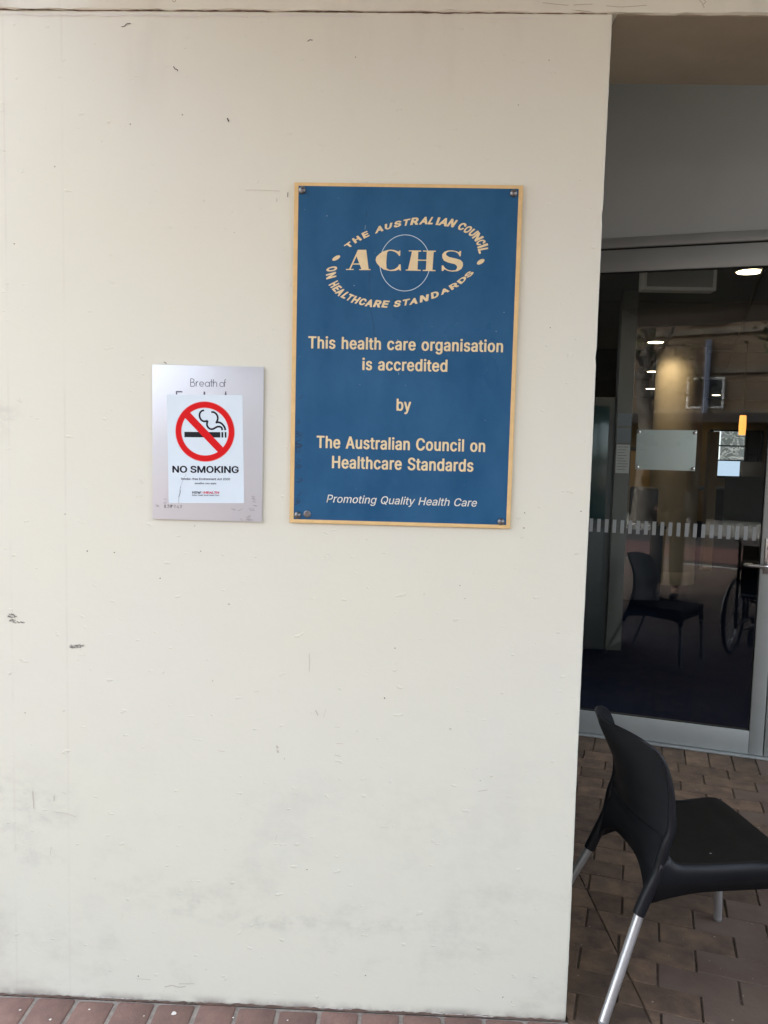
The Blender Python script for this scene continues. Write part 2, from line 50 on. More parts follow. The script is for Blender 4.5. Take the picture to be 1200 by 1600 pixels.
LOGO = json.loads('{"ring":[["T",[1432,7226],[1581,7291],[1314,7281],[1471,7398]],["H",[1609,7337],[1796,7444],[1519,7457],[1679,7547]],["E",[1840,7464],[1990,7544],[1765,7601],[1917,7670]],["A",[2125,7597],[2344,7676],[2157,7774],[2321,7821]],["U",[2375,7701],[2533,7726],[2371,7841],[2572,7888]],["S",[2600,7750],[2793,7797],[2625,7917],[2808,7948]],["T",[2840,7797],[2975,7818],[2855,7962],[3038,7998]],["R",[3023,7828],[3232,7841],[3072,8014],[3261,8032]],["A",[3251,7845],[3471,7858],[3346,8040],[3510,8047]],["L",[3467,7854],[3599,7856],[3578,8044],[3693,8042]],["I",[3680,7842],[3742,7839],[3748,8039],[3810,8032]],["A",[3734,7839],[3967,7809],[3877,8026],[4042,8013]],["N",[3961,7812],[4141,7785],[4096,8010],[4265,7971]],["C",[4233,7752],[4370,7702],[4353,7924],[4524,7874]],["O",[4376,7683],[4507,7634],[4529,7851],[4675,7793]],["U",[4517,7621],[4619,7555],[4676,7769],[4819,7701]],["N",[4626,7536],[4728,7436],[4804,7690],[4953,7547]],["C",[4732,7421],[4782,7323],[4925,7518],[5029,7425]],["I",[4769,7304],[4799,7261],[5041,7407],[5066,7351]],["L",[4788,7252],[4833,7126],[5058,7298],[5075,7200]],["O",[876,6712],[872,6601],[1156,6774],[1159,6645]],["N",[863,6540],[875,6410],[1126,6617],[1142,6484]],["H",[931,6273],[1007,6190],[1173,6400],[1224,6307]],["E",[1021,6168],[1107,6085],[1225,6278],[1304,6215]],["A",[1103,6069],[1207,5983],[1285,6203],[1404,6136]],["L",[1246,5972],[1355,5920],[1430,6113],[1548,6073]],["T",[1375,5894],[1494,5871],[1503,6065],[1634,6014]],["H",[1520,5831],[1671,5801],[1647,6012],[1807,5963]],["C",[1711,5788],[1874,5757],[1815,5957],[1972,5928]],["A",[1890,5746],[2083,5722],[1982,5928],[2145,5912]],["R",[2106,5730],[2294,5715],[2184,5912],[2364,5900]],["E",[2329,5723],[2480,5714],[2387,5905],[2560,5896]],["S",[2638,5733],[2817,5747],[2686,5906],[2862,5917]],["T",[2894,5768],[3024,5790],[2889,5925],[3083,5967]],["A",[3059,5794],[3276,5836],[3117,5964],[3268,5999]],["N",[3334,5860],[3553,5912],[3335,6039],[3567,6087]],["D",[3635,5958],[3832,6019],[3615,6120],[3811,6179]],["A",[3885,6062],[4103,6165],[3861,6191],[4038,6271]],["R",[4157,6193],[4347,6309],[4066,6306],[4262,6412]],["D",[4394,6348],[4558,6508],[4270,6418],[4445,6567]],["S",[4573,6509],[4739,6654],[4445,6563],[4596,6699]]],"polys":{"A":[[[1690,7183],[1905,7186],[1978,6697],[2029,6697],[2029,6671],[1731,6666],[1730,6692],[1791,6693],[1649,7030]],[[1687,7183],[1711,7136],[1510,6692],[1594,6694],[1588,6667],[1389,6664],[1389,6690],[1471,6692]],[[1579,6833],[1737,6835],[1747,6807],[1568,6804]]],"C":[[[2459,7188],[2443,7043],[2434,6853],[2447,6720],[2486,6667],[2364,6695],[2255,6774],[2181,6858],[2154,6934],[2172,7010],[2248,7087],[2343,7150]],[[2459,7188],[2537,7200],[2644,7191],[2722,7162],[2757,7153],[2764,7181],[2792,7182],[2791,7049],[2764,7041],[2724,7095],[2655,7145],[2567,7170],[2499,7169],[2455,7142]],[[2447,6729],[2511,6687],[2579,6688],[2656,6708],[2733,6763],[2770,6830],[2809,6830],[2821,6673],[2789,6672],[2773,6702],[2677,6666],[2570,6657],[2486,6667]]],"H":[[[3011,7191],[3331,7190],[3332,7164],[3258,7163],[3252,6707],[3336,6700],[3336,6674],[2947,6675],[2947,6702],[3005,6704],[3095,7164],[3012,7164]],[[3380,7191],[3711,7193],[3712,7164],[3658,7163],[3640,6702],[3718,6701],[3719,6673],[3389,6673],[3388,6699],[3468,6703],[3479,7164],[3381,7165]],[[3252,6960],[3478,6959],[3476,6931],[3251,6931]]],"S":[[[4367,7198],[4361,7063],[4333,7059],[4292,7130],[4203,7176],[4106,7184],[4029,7173],[3982,7135],[3983,7087],[4053,7041],[4228,7006],[4355,6970],[4421,6905],[4427,6820],[4391,6743],[4296,6684],[4161,6669],[4044,6684],[3946,6726],[3918,6682],[3882,6681],[3875,6820],[3914,6824],[3965,6755],[4044,6709],[4141,6695],[4237,6708],[4278,6760],[4269,6817],[4213,6860],[4038,6898],[3930,6944],[3883,7019],[3880,7104],[3933,7166],[4028,7202],[4125,7207],[4241,7190],[4310,7163],[4334,7195]]]},"dots":[[[1127,6964],[1222,7027],[1179,6918]],[[4882,6931],[4973,6990],[4928,6875]]]}')
GB = json.loads('{"B":{"A":[384,[[[-8,-1],[-7,6],[140,511],[147,517],[156,520],[224,520],[234,517],[242,511],[391,-1],[385,-8],[374,-11],[313,-11],[299,-6],[295,-1],[258,127],[251,131],[136,131],[129,130],[125,127],[89,-1],[83,-8],[67,-11],[13,-11],[-2,-8]],[[224,210],[233,214],[190,365],[149,214],[156,210]]]],"C":[408,[[[168,-12],[135,-1],[103,19],[75,46],[56,73],[35,113],[22,154],[15,201],[11,254],[15,308],[22,355],[36,396],[52,430],[76,463],[103,490],[134,509],[175,523],[216,527],[257,522],[284,513],[311,499],[325,490],[340,477],[362,450],[380,419],[389,396],[399,349],[396,342],[380,337],[325,337],[311,340],[305,349],[301,369],[292,389],[280,409],[258,430],[237,441],[216,445],[196,442],[181,436],[162,423],[148,409],[134,389],[121,362],[111,329],[106,295],[103,254],[106,214],[111,180],[121,147],[133,120],[154,93],[168,80],[180,73],[201,66],[223,65],[237,68],[250,75],[267,86],[280,100],[292,120],[301,140],[305,160],[310,167],[325,171],[380,171],[395,167],[399,160],[389,113],[378,86],[363,59],[340,32],[325,19],[305,5],[257,-13],[237,-17],[216,-18],[184,-15]]]],"H":[414,[[[27,-1],[27,6],[27,511],[34,517],[41,519],[96,520],[114,517],[121,511],[121,302],[130,300],[287,300],[292,302],[293,309],[293,511],[300,517],[314,520],[368,520],[379,517],[386,511],[387,504],[386,-1],[380,-8],[368,-11],[314,-11],[299,-8],[293,-1],[293,214],[287,221],[130,221],[123,221],[121,214],[121,-1],[115,-8],[103,-11],[48,-11],[33,-8]]]],"S":[358,[[[112,-10],[85,3],[64,17],[45,37],[31,57],[19,84],[12,111],[9,138],[16,145],[31,148],[85,148],[98,145],[104,138],[109,111],[115,98],[119,91],[131,77],[153,65],[180,60],[201,64],[214,69],[228,77],[240,91],[252,118],[256,138],[253,158],[243,178],[221,197],[201,207],[133,231],[100,246],[71,264],[51,283],[32,313],[24,340],[21,374],[22,401],[29,428],[42,454],[57,475],[71,489],[92,503],[119,517],[146,524],[180,527],[214,524],[242,517],[269,505],[289,490],[305,475],[320,454],[333,428],[340,401],[342,380],[340,374],[330,368],[323,367],[269,367],[255,370],[250,374],[241,407],[226,428],[208,441],[180,448],[160,444],[146,438],[133,428],[123,414],[115,394],[113,374],[116,353],[129,333],[146,318],[180,303],[262,273],[285,259],[309,239],[321,226],[334,205],[344,175],[347,138],[346,111],[340,84],[319,44],[296,19],[276,5],[249,-8],[214,-18],[180,-20],[141,-17]]]],"T":[359,[[[134,-1],[133,6],[133,437],[128,440],[121,441],[26,441],[12,444],[5,450],[5,511],[12,517],[26,520],[332,520],[346,518],[354,511],[355,504],[354,450],[346,443],[332,441],[237,441],[230,440],[227,437],[226,-1],[220,-8],[210,-11],[155,-11],[140,-8]]]],"a":[311,[[[85,-13],[58,-1],[36,17],[17,44],[7,71],[3,104],[8,145],[15,165],[29,185],[44,199],[65,211],[92,221],[188,239],[194,243],[198,246],[200,259],[193,293],[185,306],[174,315],[160,319],[147,319],[133,313],[123,306],[111,293],[101,273],[94,266],[79,263],[65,266],[24,281],[14,286],[12,293],[26,327],[41,347],[62,367],[72,373],[99,385],[126,393],[154,395],[181,393],[201,389],[222,381],[245,367],[265,347],[276,326],[284,306],[289,279],[291,252],[290,-3],[276,-10],[222,-11],[208,-8],[201,-2],[194,-2],[181,-9],[156,-17],[126,-20],[103,-17]],[[147,58],[162,64],[178,77],[187,91],[197,118],[200,138],[199,165],[194,166],[124,152],[112,145],[101,131],[96,118],[95,104],[96,91],[101,77],[113,64],[126,58],[133,57]]]],"b":[339,[[[124,-4],[111,5],[110,-2],[104,-8],[90,-11],[36,-10],[29,-8],[22,-2],[21,509],[26,516],[36,519],[97,520],[107,516],[112,509],[113,381],[118,377],[124,382],[152,391],[186,395],[213,393],[245,381],[267,367],[286,348],[300,328],[317,294],[326,260],[331,227],[333,186],[331,153],[325,112],[318,85],[303,52],[289,31],[269,11],[240,-7],[213,-17],[186,-19],[155,-16]],[[172,59],[186,60],[192,63],[206,73],[221,92],[232,119],[237,139],[241,166],[241,213],[237,240],[232,260],[220,287],[210,301],[192,314],[179,318],[165,316],[149,307],[132,287],[120,260],[115,240],[112,213],[113,159],[120,119],[131,92],[136,85],[147,72],[158,64]]]],"c":[317,[[[102,-5],[75,11],[55,31],[36,58],[23,85],[15,112],[9,146],[6,186],[9,227],[14,260],[25,294],[37,321],[55,344],[71,361],[100,381],[130,392],[164,395],[191,394],[218,387],[244,375],[262,361],[276,348],[291,328],[301,307],[310,280],[310,274],[300,267],[256,253],[239,251],[229,253],[222,260],[218,274],[207,294],[195,307],[185,314],[170,319],[164,318],[150,315],[139,307],[132,301],[118,280],[107,253],[102,233],[98,186],[102,146],[107,119],[120,92],[134,72],[150,61],[164,58],[170,58],[184,62],[199,72],[213,92],[223,119],[232,126],[252,127],[299,112],[310,105],[311,99],[305,78],[292,52],[278,31],[265,18],[248,4],[223,-9],[198,-16],[164,-19],[135,-16]]]],"d":[339,[[[96,-5],[68,13],[51,31],[37,52],[22,85],[14,112],[9,146],[6,186],[9,233],[13,260],[23,294],[35,321],[53,348],[73,368],[96,382],[123,392],[157,395],[191,391],[216,381],[225,375],[228,381],[228,509],[233,516],[245,520],[307,519],[314,516],[319,509],[318,-2],[309,-9],[300,-11],[245,-11],[239,-9],[225,3],[211,-6],[185,-16],[157,-19],[123,-16]],[[164,59],[177,61],[193,72],[208,92],[219,119],[224,139],[228,186],[224,240],[219,260],[207,287],[190,307],[177,315],[164,318],[150,315],[137,307],[120,287],[106,253],[100,220],[98,193],[102,146],[108,119],[123,87],[134,72],[150,61]]]],"e":[323,[[[102,-5],[75,11],[54,31],[36,58],[23,85],[15,112],[9,146],[6,186],[8,227],[15,260],[24,294],[37,321],[51,341],[70,361],[100,381],[130,392],[164,395],[191,393],[225,383],[251,368],[272,348],[287,328],[298,307],[307,280],[313,253],[317,227],[317,166],[307,159],[300,158],[116,158],[102,156],[99,153],[102,130],[107,112],[121,85],[134,72],[150,62],[170,57],[184,60],[198,67],[209,78],[225,108],[229,112],[239,115],[252,115],[300,101],[307,99],[313,92],[302,58],[289,38],[266,13],[244,-2],[218,-13],[198,-17],[170,-19],[138,-16]],[[225,233],[218,267],[204,294],[191,309],[177,316],[164,318],[150,316],[135,307],[118,287],[108,267],[100,240],[100,233],[102,232]]]],"g":[340,[[[116,-156],[96,-149],[65,-132],[48,-116],[34,-98],[20,-71],[22,-65],[61,-36],[73,-31],[82,-30],[89,-31],[101,-38],[120,-65],[136,-79],[150,-84],[157,-85],[170,-85],[184,-83],[205,-71],[219,-51],[226,-31],[228,10],[225,13],[211,6],[184,-3],[157,-6],[130,-4],[96,7],[75,20],[55,37],[36,63],[26,84],[13,124],[8,151],[6,191],[8,232],[14,265],[22,292],[35,319],[53,346],[71,366],[102,384],[130,393],[164,395],[191,392],[218,380],[225,375],[235,386],[245,390],[307,389],[313,386],[319,380],[319,373],[319,-11],[316,-44],[310,-71],[301,-91],[288,-112],[266,-132],[245,-145],[218,-155],[191,-160],[164,-162],[133,-159]],[[164,71],[177,73],[195,84],[207,97],[220,124],[228,164],[228,218],[225,239],[218,265],[209,286],[193,306],[177,315],[164,318],[150,315],[134,306],[119,286],[107,259],[99,218],[98,191],[99,171],[103,144],[108,124],[121,97],[133,84],[143,76]]]],"h":[328,[[[21,-1],[21,6],[22,511],[29,517],[36,519],[97,520],[105,517],[112,511],[112,383],[118,377],[144,389],[158,393],[186,395],[222,389],[252,376],[260,369],[279,349],[294,322],[301,295],[307,241],[306,-1],[300,-8],[288,-11],[240,-11],[222,-8],[216,-1],[216,235],[214,261],[209,282],[196,302],[179,315],[165,317],[156,315],[145,309],[131,296],[122,282],[114,255],[112,221],[112,-1],[106,-8],[97,-11],[43,-11],[28,-8]]]],"i":[134,[[[22,-1],[21,376],[23,383],[36,389],[97,389],[111,383],[112,376],[112,-1],[106,-8],[94,-11],[40,-11],[28,-8]],[[25,450],[16,463],[12,484],[16,504],[25,517],[44,531],[67,535],[94,529],[110,517],[118,504],[122,484],[118,463],[110,450],[90,437],[67,432],[43,437]]]],"l":[136,[[[22,-1],[22,6],[22,511],[29,517],[37,519],[98,520],[106,517],[112,512],[113,504],[113,-1],[107,-8],[98,-11],[43,-11],[28,-8]]]],"n":[328,[[[21,-1],[21,6],[23,383],[36,389],[90,390],[104,387],[109,383],[111,376],[118,377],[127,383],[152,392],[186,395],[220,390],[252,376],[274,356],[290,329],[300,302],[304,275],[307,235],[306,-1],[300,-8],[288,-11],[240,-11],[222,-8],[216,-1],[216,235],[214,261],[209,282],[196,302],[179,315],[165,317],[156,315],[145,309],[131,296],[122,282],[114,255],[112,221],[112,-1],[106,-8],[97,-11],[43,-11],[28,-8]]]],"o":[332,[[[102,-5],[75,11],[55,31],[36,58],[23,85],[15,112],[9,146],[6,186],[9,227],[16,267],[25,294],[37,321],[57,348],[75,365],[100,381],[130,392],[164,395],[198,393],[232,382],[254,368],[275,348],[295,321],[310,287],[318,260],[324,227],[326,186],[324,146],[317,112],[309,85],[296,58],[278,31],[258,11],[232,-5],[198,-16],[164,-19],[135,-16]],[[184,62],[198,72],[213,92],[225,119],[230,139],[234,186],[231,233],[226,253],[215,280],[201,301],[193,307],[177,316],[164,318],[150,315],[139,307],[132,301],[118,280],[107,253],[104,240],[98,186],[102,146],[107,119],[120,92],[136,70],[150,61],[164,58]]]],"r":[207,[[[21,-1],[21,6],[23,383],[36,389],[90,390],[104,387],[111,380],[118,381],[134,389],[165,396],[206,393],[213,389],[215,383],[215,322],[213,318],[211,315],[199,311],[165,314],[145,309],[130,295],[121,282],[115,261],[112,235],[112,-1],[106,-8],[97,-11],[43,-11],[28,-8]]]],"s":[292,[[[77,-5],[51,11],[44,18],[29,36],[17,58],[8,92],[10,99],[22,105],[63,116],[83,117],[94,112],[103,85],[118,66],[131,59],[145,57],[165,61],[179,71],[185,78],[189,85],[192,99],[191,119],[183,132],[174,139],[83,171],[56,186],[42,200],[25,227],[19,247],[17,274],[20,307],[31,334],[47,354],[54,361],[83,381],[97,387],[124,394],[152,395],[186,391],[220,379],[243,361],[260,341],[270,321],[279,294],[279,287],[269,280],[227,268],[206,267],[194,274],[187,294],[178,307],[172,313],[158,319],[145,321],[128,314],[115,301],[111,294],[109,280],[110,260],[120,247],[130,240],[220,209],[247,193],[260,179],[266,173],[280,146],[281,139],[286,105],[282,78],[270,45],[265,38],[249,18],[222,-2],[199,-11],[172,-18],[145,-19],[111,-16]]]],"t":[182,[[[72,2],[56,15],[40,42],[34,62],[31,96],[31,311],[25,315],[-7,318],[-16,325],[-16,379],[-12,385],[-2,389],[25,390],[31,392],[31,473],[39,480],[46,481],[100,482],[114,480],[121,473],[122,392],[128,390],[168,390],[180,385],[184,379],[184,332],[182,323],[175,318],[168,316],[128,315],[122,311],[122,103],[124,76],[127,69],[134,62],[168,64],[175,62],[182,56],[191,2],[186,-5],[162,-13],[134,-15],[107,-12]],[[76,338],[76,365],[73,365],[73,338]]]],"u":[328,[[[104,-9],[82,1],[72,7],[56,22],[51,28],[36,55],[27,81],[22,108],[21,142],[21,378],[24,384],[36,389],[43,390],[90,390],[104,388],[111,382],[112,378],[112,149],[115,115],[121,95],[131,78],[145,66],[158,62],[165,62],[181,68],[195,81],[207,102],[213,122],[216,156],[216,378],[219,384],[226,388],[240,390],[288,390],[301,386],[307,378],[307,1],[303,-6],[295,-10],[240,-11],[233,-11],[221,-6],[213,4],[199,-4],[172,-14],[145,-16],[120,-13]]]],"y":[311,[[[22,-146],[17,-139],[28,-85],[33,-79],[41,-76],[75,-78],[82,-72],[91,-59],[99,-38],[108,-5],[108,2],[-7,379],[-3,386],[14,390],[68,390],[84,386],[88,379],[150,166],[157,151],[225,383],[232,388],[245,390],[300,390],[313,386],[318,379],[316,372],[184,-59],[171,-92],[160,-112],[149,-126],[123,-145],[102,-153],[82,-155],[61,-156],[42,-153]]]]},"N":{"G":[520,[[[171,-10],[131,11],[96,38],[66,72],[46,106],[30,146],[17,200],[14,254],[17,308],[27,355],[46,402],[69,440],[95,470],[131,498],[171,518],[219,532],[267,536],[321,530],[355,520],[396,501],[421,483],[444,463],[461,443],[484,402],[499,355],[500,348],[498,342],[492,334],[478,329],[410,329],[396,331],[389,335],[384,342],[376,362],[365,382],[349,402],[335,414],[321,423],[287,434],[267,436],[240,433],[219,426],[199,416],[181,402],[169,389],[152,362],[139,328],[133,301],[129,254],[132,214],[139,180],[149,153],[164,126],[178,111],[200,93],[219,82],[246,75],[267,73],[294,75],[314,81],[328,87],[342,96],[360,113],[373,133],[379,146],[387,173],[383,178],[376,179],[280,179],[267,184],[258,194],[257,200],[257,254],[258,261],[262,268],[273,274],[280,276],[478,276],[492,273],[499,268],[503,261],[504,200],[500,153],[491,119],[476,86],[454,52],[426,25],[396,5],[355,-13],[314,-23],[267,-27],[217,-22]]]],"I":[188,[[[38,-8],[36,-1],[36,510],[38,517],[44,523],[57,529],[132,528],[146,522],[150,517],[152,510],[152,-1],[146,-13],[132,-19],[64,-20],[57,-20],[45,-15]]]],"K":[467,[[[36,-8],[34,-1],[34,503],[36,517],[42,524],[55,529],[123,529],[137,527],[149,517],[151,510],[151,328],[152,322],[157,320],[346,524],[362,529],[443,529],[457,528],[466,524],[472,517],[474,510],[473,503],[469,497],[274,288],[470,12],[474,5],[475,-1],[473,-8],[464,-16],[450,-20],[369,-20],[355,-15],[348,-8],[198,203],[191,203],[151,160],[151,-1],[149,-8],[142,-15],[130,-20],[55,-20],[43,-15]]]],"M":[628,[[[36,-8],[34,5],[34,510],[36,517],[42,523],[55,529],[151,529],[164,527],[176,517],[314,158],[452,517],[464,527],[478,529],[573,529],[586,523],[592,517],[594,510],[594,5],[592,-8],[586,-14],[573,-20],[505,-20],[491,-17],[480,-8],[478,-1],[478,276],[475,261],[471,259],[366,-8],[355,-17],[341,-20],[280,-19],[269,-15],[262,-8],[151,272],[148,261],[148,5],[146,-8],[137,-16],[123,-20],[55,-20],[43,-15]]]],"N":[523,[[[36,-8],[34,-1],[34,503],[36,517],[42,523],[48,527],[62,529],[137,529],[151,526],[157,520],[369,188],[372,194],[373,201],[373,503],[375,517],[382,524],[396,529],[464,529],[480,524],[487,517],[489,503],[489,5],[489,-1],[484,-11],[478,-17],[464,-20],[382,-20],[369,-14],[151,325],[151,-3],[149,-8],[144,-14],[130,-20],[55,-20],[43,-15]]]],"O":[533,[[[171,-10],[130,12],[97,39],[72,66],[47,106],[27,153],[18,200],[14,254],[18,308],[27,355],[47,402],[73,443],[97,470],[131,497],[171,518],[219,531],[267,536],[314,532],[362,518],[403,498],[437,470],[461,443],[487,402],[506,355],[516,308],[519,254],[516,200],[506,153],[487,106],[462,66],[437,38],[404,12],[362,-10],[314,-23],[267,-27],[217,-22]],[[246,74],[267,73],[294,76],[314,82],[328,89],[349,104],[369,126],[384,153],[394,180],[402,214],[404,254],[402,295],[394,328],[381,362],[369,383],[352,402],[335,416],[314,427],[287,434],[267,436],[246,434],[226,428],[199,416],[181,402],[165,382],[149,355],[139,328],[132,295],[129,254],[132,214],[139,180],[149,153],[165,126],[182,106],[205,89],[233,78]]]],"S":[447,[[[149,-20],[115,-8],[83,10],[58,30],[41,50],[26,77],[16,111],[12,138],[14,144],[20,151],[33,157],[101,157],[115,155],[122,151],[128,144],[135,116],[147,97],[156,89],[178,77],[197,72],[224,69],[251,72],[272,77],[295,91],[307,104],[315,117],[319,138],[315,158],[306,171],[299,178],[278,189],[176,220],[135,234],[94,254],[67,275],[43,306],[32,333],[26,373],[28,400],[39,434],[54,459],[72,481],[101,502],[124,515],[149,524],[190,534],[224,536],[265,533],[299,526],[330,515],[360,497],[381,480],[398,461],[415,433],[423,407],[427,380],[426,373],[422,367],[415,361],[401,358],[340,358],[326,360],[316,367],[312,373],[303,400],[285,421],[265,432],[244,437],[224,439],[203,437],[183,431],[163,420],[151,407],[144,394],[142,373],[144,360],[156,343],[168,333],[183,325],[218,313],[326,281],[353,267],[381,249],[401,231],[419,205],[422,198],[431,171],[434,138],[432,111],[422,77],[410,57],[394,35],[367,11],[340,-4],[306,-18],[265,-27],[224,-29],[183,-27],[168,-24]]]]},"R":{"A":[480,[[[-13,-26],[-24,-15],[-27,-6],[-26,11],[160,522],[167,531],[180,539],[198,543],[276,543],[303,536],[311,529],[320,513],[505,11],[506,-6],[503,-15],[487,-29],[469,-34],[390,-34],[373,-29],[355,-14],[311,106],[171,108],[165,98],[129,-6],[117,-23],[92,-34],[1,-32]],[[259,233],[264,236],[241,303],[233,291],[215,235]]]],"C":[510,[[[213,-36],[169,-24],[127,-4],[90,23],[59,56],[31,100],[10,152],[0,204],[-4,255],[0,307],[11,363],[28,403],[48,437],[81,477],[125,512],[169,532],[213,545],[274,550],[327,544],[362,534],[405,514],[432,496],[466,463],[490,429],[508,385],[517,351],[516,342],[505,325],[484,315],[397,315],[379,322],[370,331],[356,368],[345,385],[327,403],[313,411],[292,419],[265,422],[230,415],[213,406],[182,377],[166,351],[156,325],[150,290],[147,255],[151,212],[159,178],[179,134],[195,116],[222,98],[248,89],[274,88],[309,96],[335,113],[357,143],[370,178],[380,186],[397,193],[484,193],[501,186],[511,178],[517,160],[503,108],[486,74],[461,39],[414,0],[379,-19],[327,-35],[292,-40],[241,-39]]]],"D":[502,[[[31,-26],[23,-18],[17,-6],[16,3],[16,505],[19,522],[31,535],[58,543],[224,543],[285,538],[329,527],[382,504],[417,479],[455,436],[475,401],[489,366],[501,314],[506,254],[502,202],[493,159],[474,107],[453,72],[417,31],[382,7],[320,-20],[277,-30],[224,-34],[45,-32]],[[180,91],[242,93],[268,99],[287,107],[312,124],[326,141],[336,159],[346,185],[353,219],[355,254],[353,288],[347,323],[338,349],[322,375],[294,400],[272,410],[242,416],[180,418],[171,417],[169,410],[169,98],[171,93]]]],"E":[419,[[[31,-26],[23,-18],[17,-6],[16,3],[16,505],[19,522],[31,535],[58,543],[373,543],[399,536],[413,522],[416,513],[416,453],[410,436],[399,425],[373,418],[171,417],[169,410],[169,323],[171,321],[355,320],[373,317],[390,306],[397,297],[399,288],[399,228],[390,209],[382,202],[364,196],[171,195],[169,193],[169,98],[171,93],[180,91],[373,91],[399,85],[414,72],[418,63],[419,3],[415,-15],[399,-28],[382,-34],[66,-34],[45,-32]]]],"H":[517,[[[31,-26],[23,-18],[17,-6],[16,3],[16,505],[16,513],[23,527],[31,535],[49,542],[119,543],[145,539],[163,526],[169,513],[169,505],[169,332],[171,323],[347,323],[348,505],[351,522],[364,535],[390,543],[460,543],[487,534],[498,522],[501,505],[501,3],[496,-16],[487,-25],[469,-33],[390,-34],[364,-26],[352,-15],[348,3],[347,195],[338,198],[180,198],[169,193],[169,3],[165,-15],[154,-25],[136,-33],[45,-32]]]],"I":[188,[[[33,-26],[25,-18],[19,-6],[18,3],[18,513],[28,531],[51,542],[138,542],[160,531],[170,513],[169,-6],[158,-23],[138,-33],[60,-34],[47,-32]]]],"L":[393,[[[31,-26],[23,-18],[17,-6],[16,3],[16,513],[26,531],[49,542],[136,542],[159,531],[169,513],[169,98],[171,93],[180,91],[364,91],[382,87],[392,81],[404,63],[404,-6],[401,-15],[390,-25],[364,-34],[58,-34],[45,-32]]]],"N":[523,[[[31,-26],[23,-18],[17,-6],[16,3],[16,505],[16,513],[23,527],[40,539],[58,543],[145,542],[170,531],[347,254],[355,262],[355,505],[358,522],[373,536],[399,543],[469,543],[496,532],[504,522],[507,505],[507,3],[503,-15],[487,-29],[469,-34],[382,-34],[355,-23],[171,260],[169,254],[169,3],[165,-15],[154,-25],[136,-33],[45,-32]]]],"O":[533,[[[213,-36],[169,-24],[127,-4],[90,23],[59,56],[31,100],[10,152],[0,204],[-4,255],[0,307],[11,363],[28,403],[48,437],[81,477],[125,512],[169,532],[213,545],[274,550],[327,543],[370,530],[405,514],[449,480],[476,451],[506,403],[523,359],[534,307],[537,247],[533,195],[523,152],[507,108],[482,65],[449,28],[414,0],[362,-25],[318,-36],[265,-41],[241,-39]],[[265,87],[292,90],[316,100],[335,114],[354,134],[364,152],[378,186],[383,212],[386,255],[384,290],[377,325],[368,351],[352,377],[335,395],[309,413],[283,420],[265,422],[239,417],[213,406],[196,394],[166,351],[156,325],[150,290],[147,255],[149,221],[156,186],[165,160],[180,134],[195,116],[213,102],[239,91]]]],"R":[449,[[[31,-26],[23,-18],[17,-6],[16,3],[16,505],[19,522],[31,535],[58,543],[233,543],[277,540],[312,534],[355,518],[388,496],[415,470],[432,444],[443,418],[449,392],[453,349],[451,323],[444,288],[433,262],[416,236],[370,193],[469,11],[471,-6],[468,-15],[452,-29],[434,-34],[347,-34],[329,-28],[313,-15],[220,159],[215,163],[180,164],[169,159],[169,3],[165,-15],[154,-25],[136,-33],[45,-32]],[[233,289],[259,292],[277,298],[287,306],[296,323],[301,349],[298,375],[293,392],[285,402],[275,410],[259,415],[171,417],[169,410],[169,297],[171,290]]]],"S":[447,[[[141,-33],[106,-20],[71,-1],[46,20],[24,46],[9,72],[-2,106],[-6,132],[-3,150],[9,163],[27,170],[106,171],[123,168],[138,158],[145,150],[155,115],[167,101],[189,89],[228,84],[263,90],[281,100],[298,124],[300,150],[290,165],[272,176],[123,224],[88,240],[53,267],[28,297],[14,331],[9,366],[10,401],[20,435],[36,463],[56,487],[88,512],[114,527],[158,542],[220,550],[263,548],[307,539],[342,525],[368,510],[396,487],[418,461],[433,435],[442,401],[445,375],[442,366],[430,352],[412,345],[325,345],[302,357],[296,366],[287,392],[272,411],[255,420],[228,424],[202,422],[175,409],[162,392],[161,366],[173,349],[186,340],[228,325],[333,294],[386,265],[409,245],[436,210],[449,176],[452,141],[449,106],[442,80],[423,46],[402,20],[368,-6],[316,-30],[272,-40],[228,-43],[184,-41]]]],"T":[449,[[[161,-23],[153,-15],[149,3],[149,410],[143,418],[30,418],[2,427],[-6,436],[-12,453],[-12,513],[-9,522],[3,535],[30,543],[415,543],[441,537],[451,531],[461,513],[461,453],[459,442],[450,430],[441,424],[424,418],[310,418],[301,412],[301,3],[297,-15],[284,-27],[266,-33],[178,-32]]]],"U":[517,[[[171,-30],[136,-16],[93,11],[65,38],[46,64],[29,99],[20,133],[16,177],[16,505],[20,523],[31,535],[49,542],[119,543],[145,539],[164,523],[168,505],[168,185],[171,151],[183,125],[198,106],[224,91],[259,86],[294,91],[320,107],[335,125],[346,151],[349,185],[349,505],[353,523],[364,535],[382,542],[460,543],[478,539],[497,523],[501,505],[501,177],[497,133],[487,95],[472,64],[452,38],[425,12],[386,-14],[347,-30],[303,-40],[259,-42],[216,-40]]]]}}')

# ------------------------------------------------------------------ helpers
def link(o, parent=None):
    COL.objects.link(o)
    if parent is not None: o.parent = parent
    return o

def tag(o, label=None, cat=None, group=None, kind=None):
    if label: o['label'] = label
    if cat: o['category'] = cat
    if group: o['group'] = group
    if kind: o['kind'] = kind
    return o

def empty(name, loc=(0, 0, 0), rz=0):
    o = bpy.data.objects.new(name, None)
    o.location = loc; o.rotation_euler = (0, 0, rz); o.empty_display_size = .1
    return link(o)

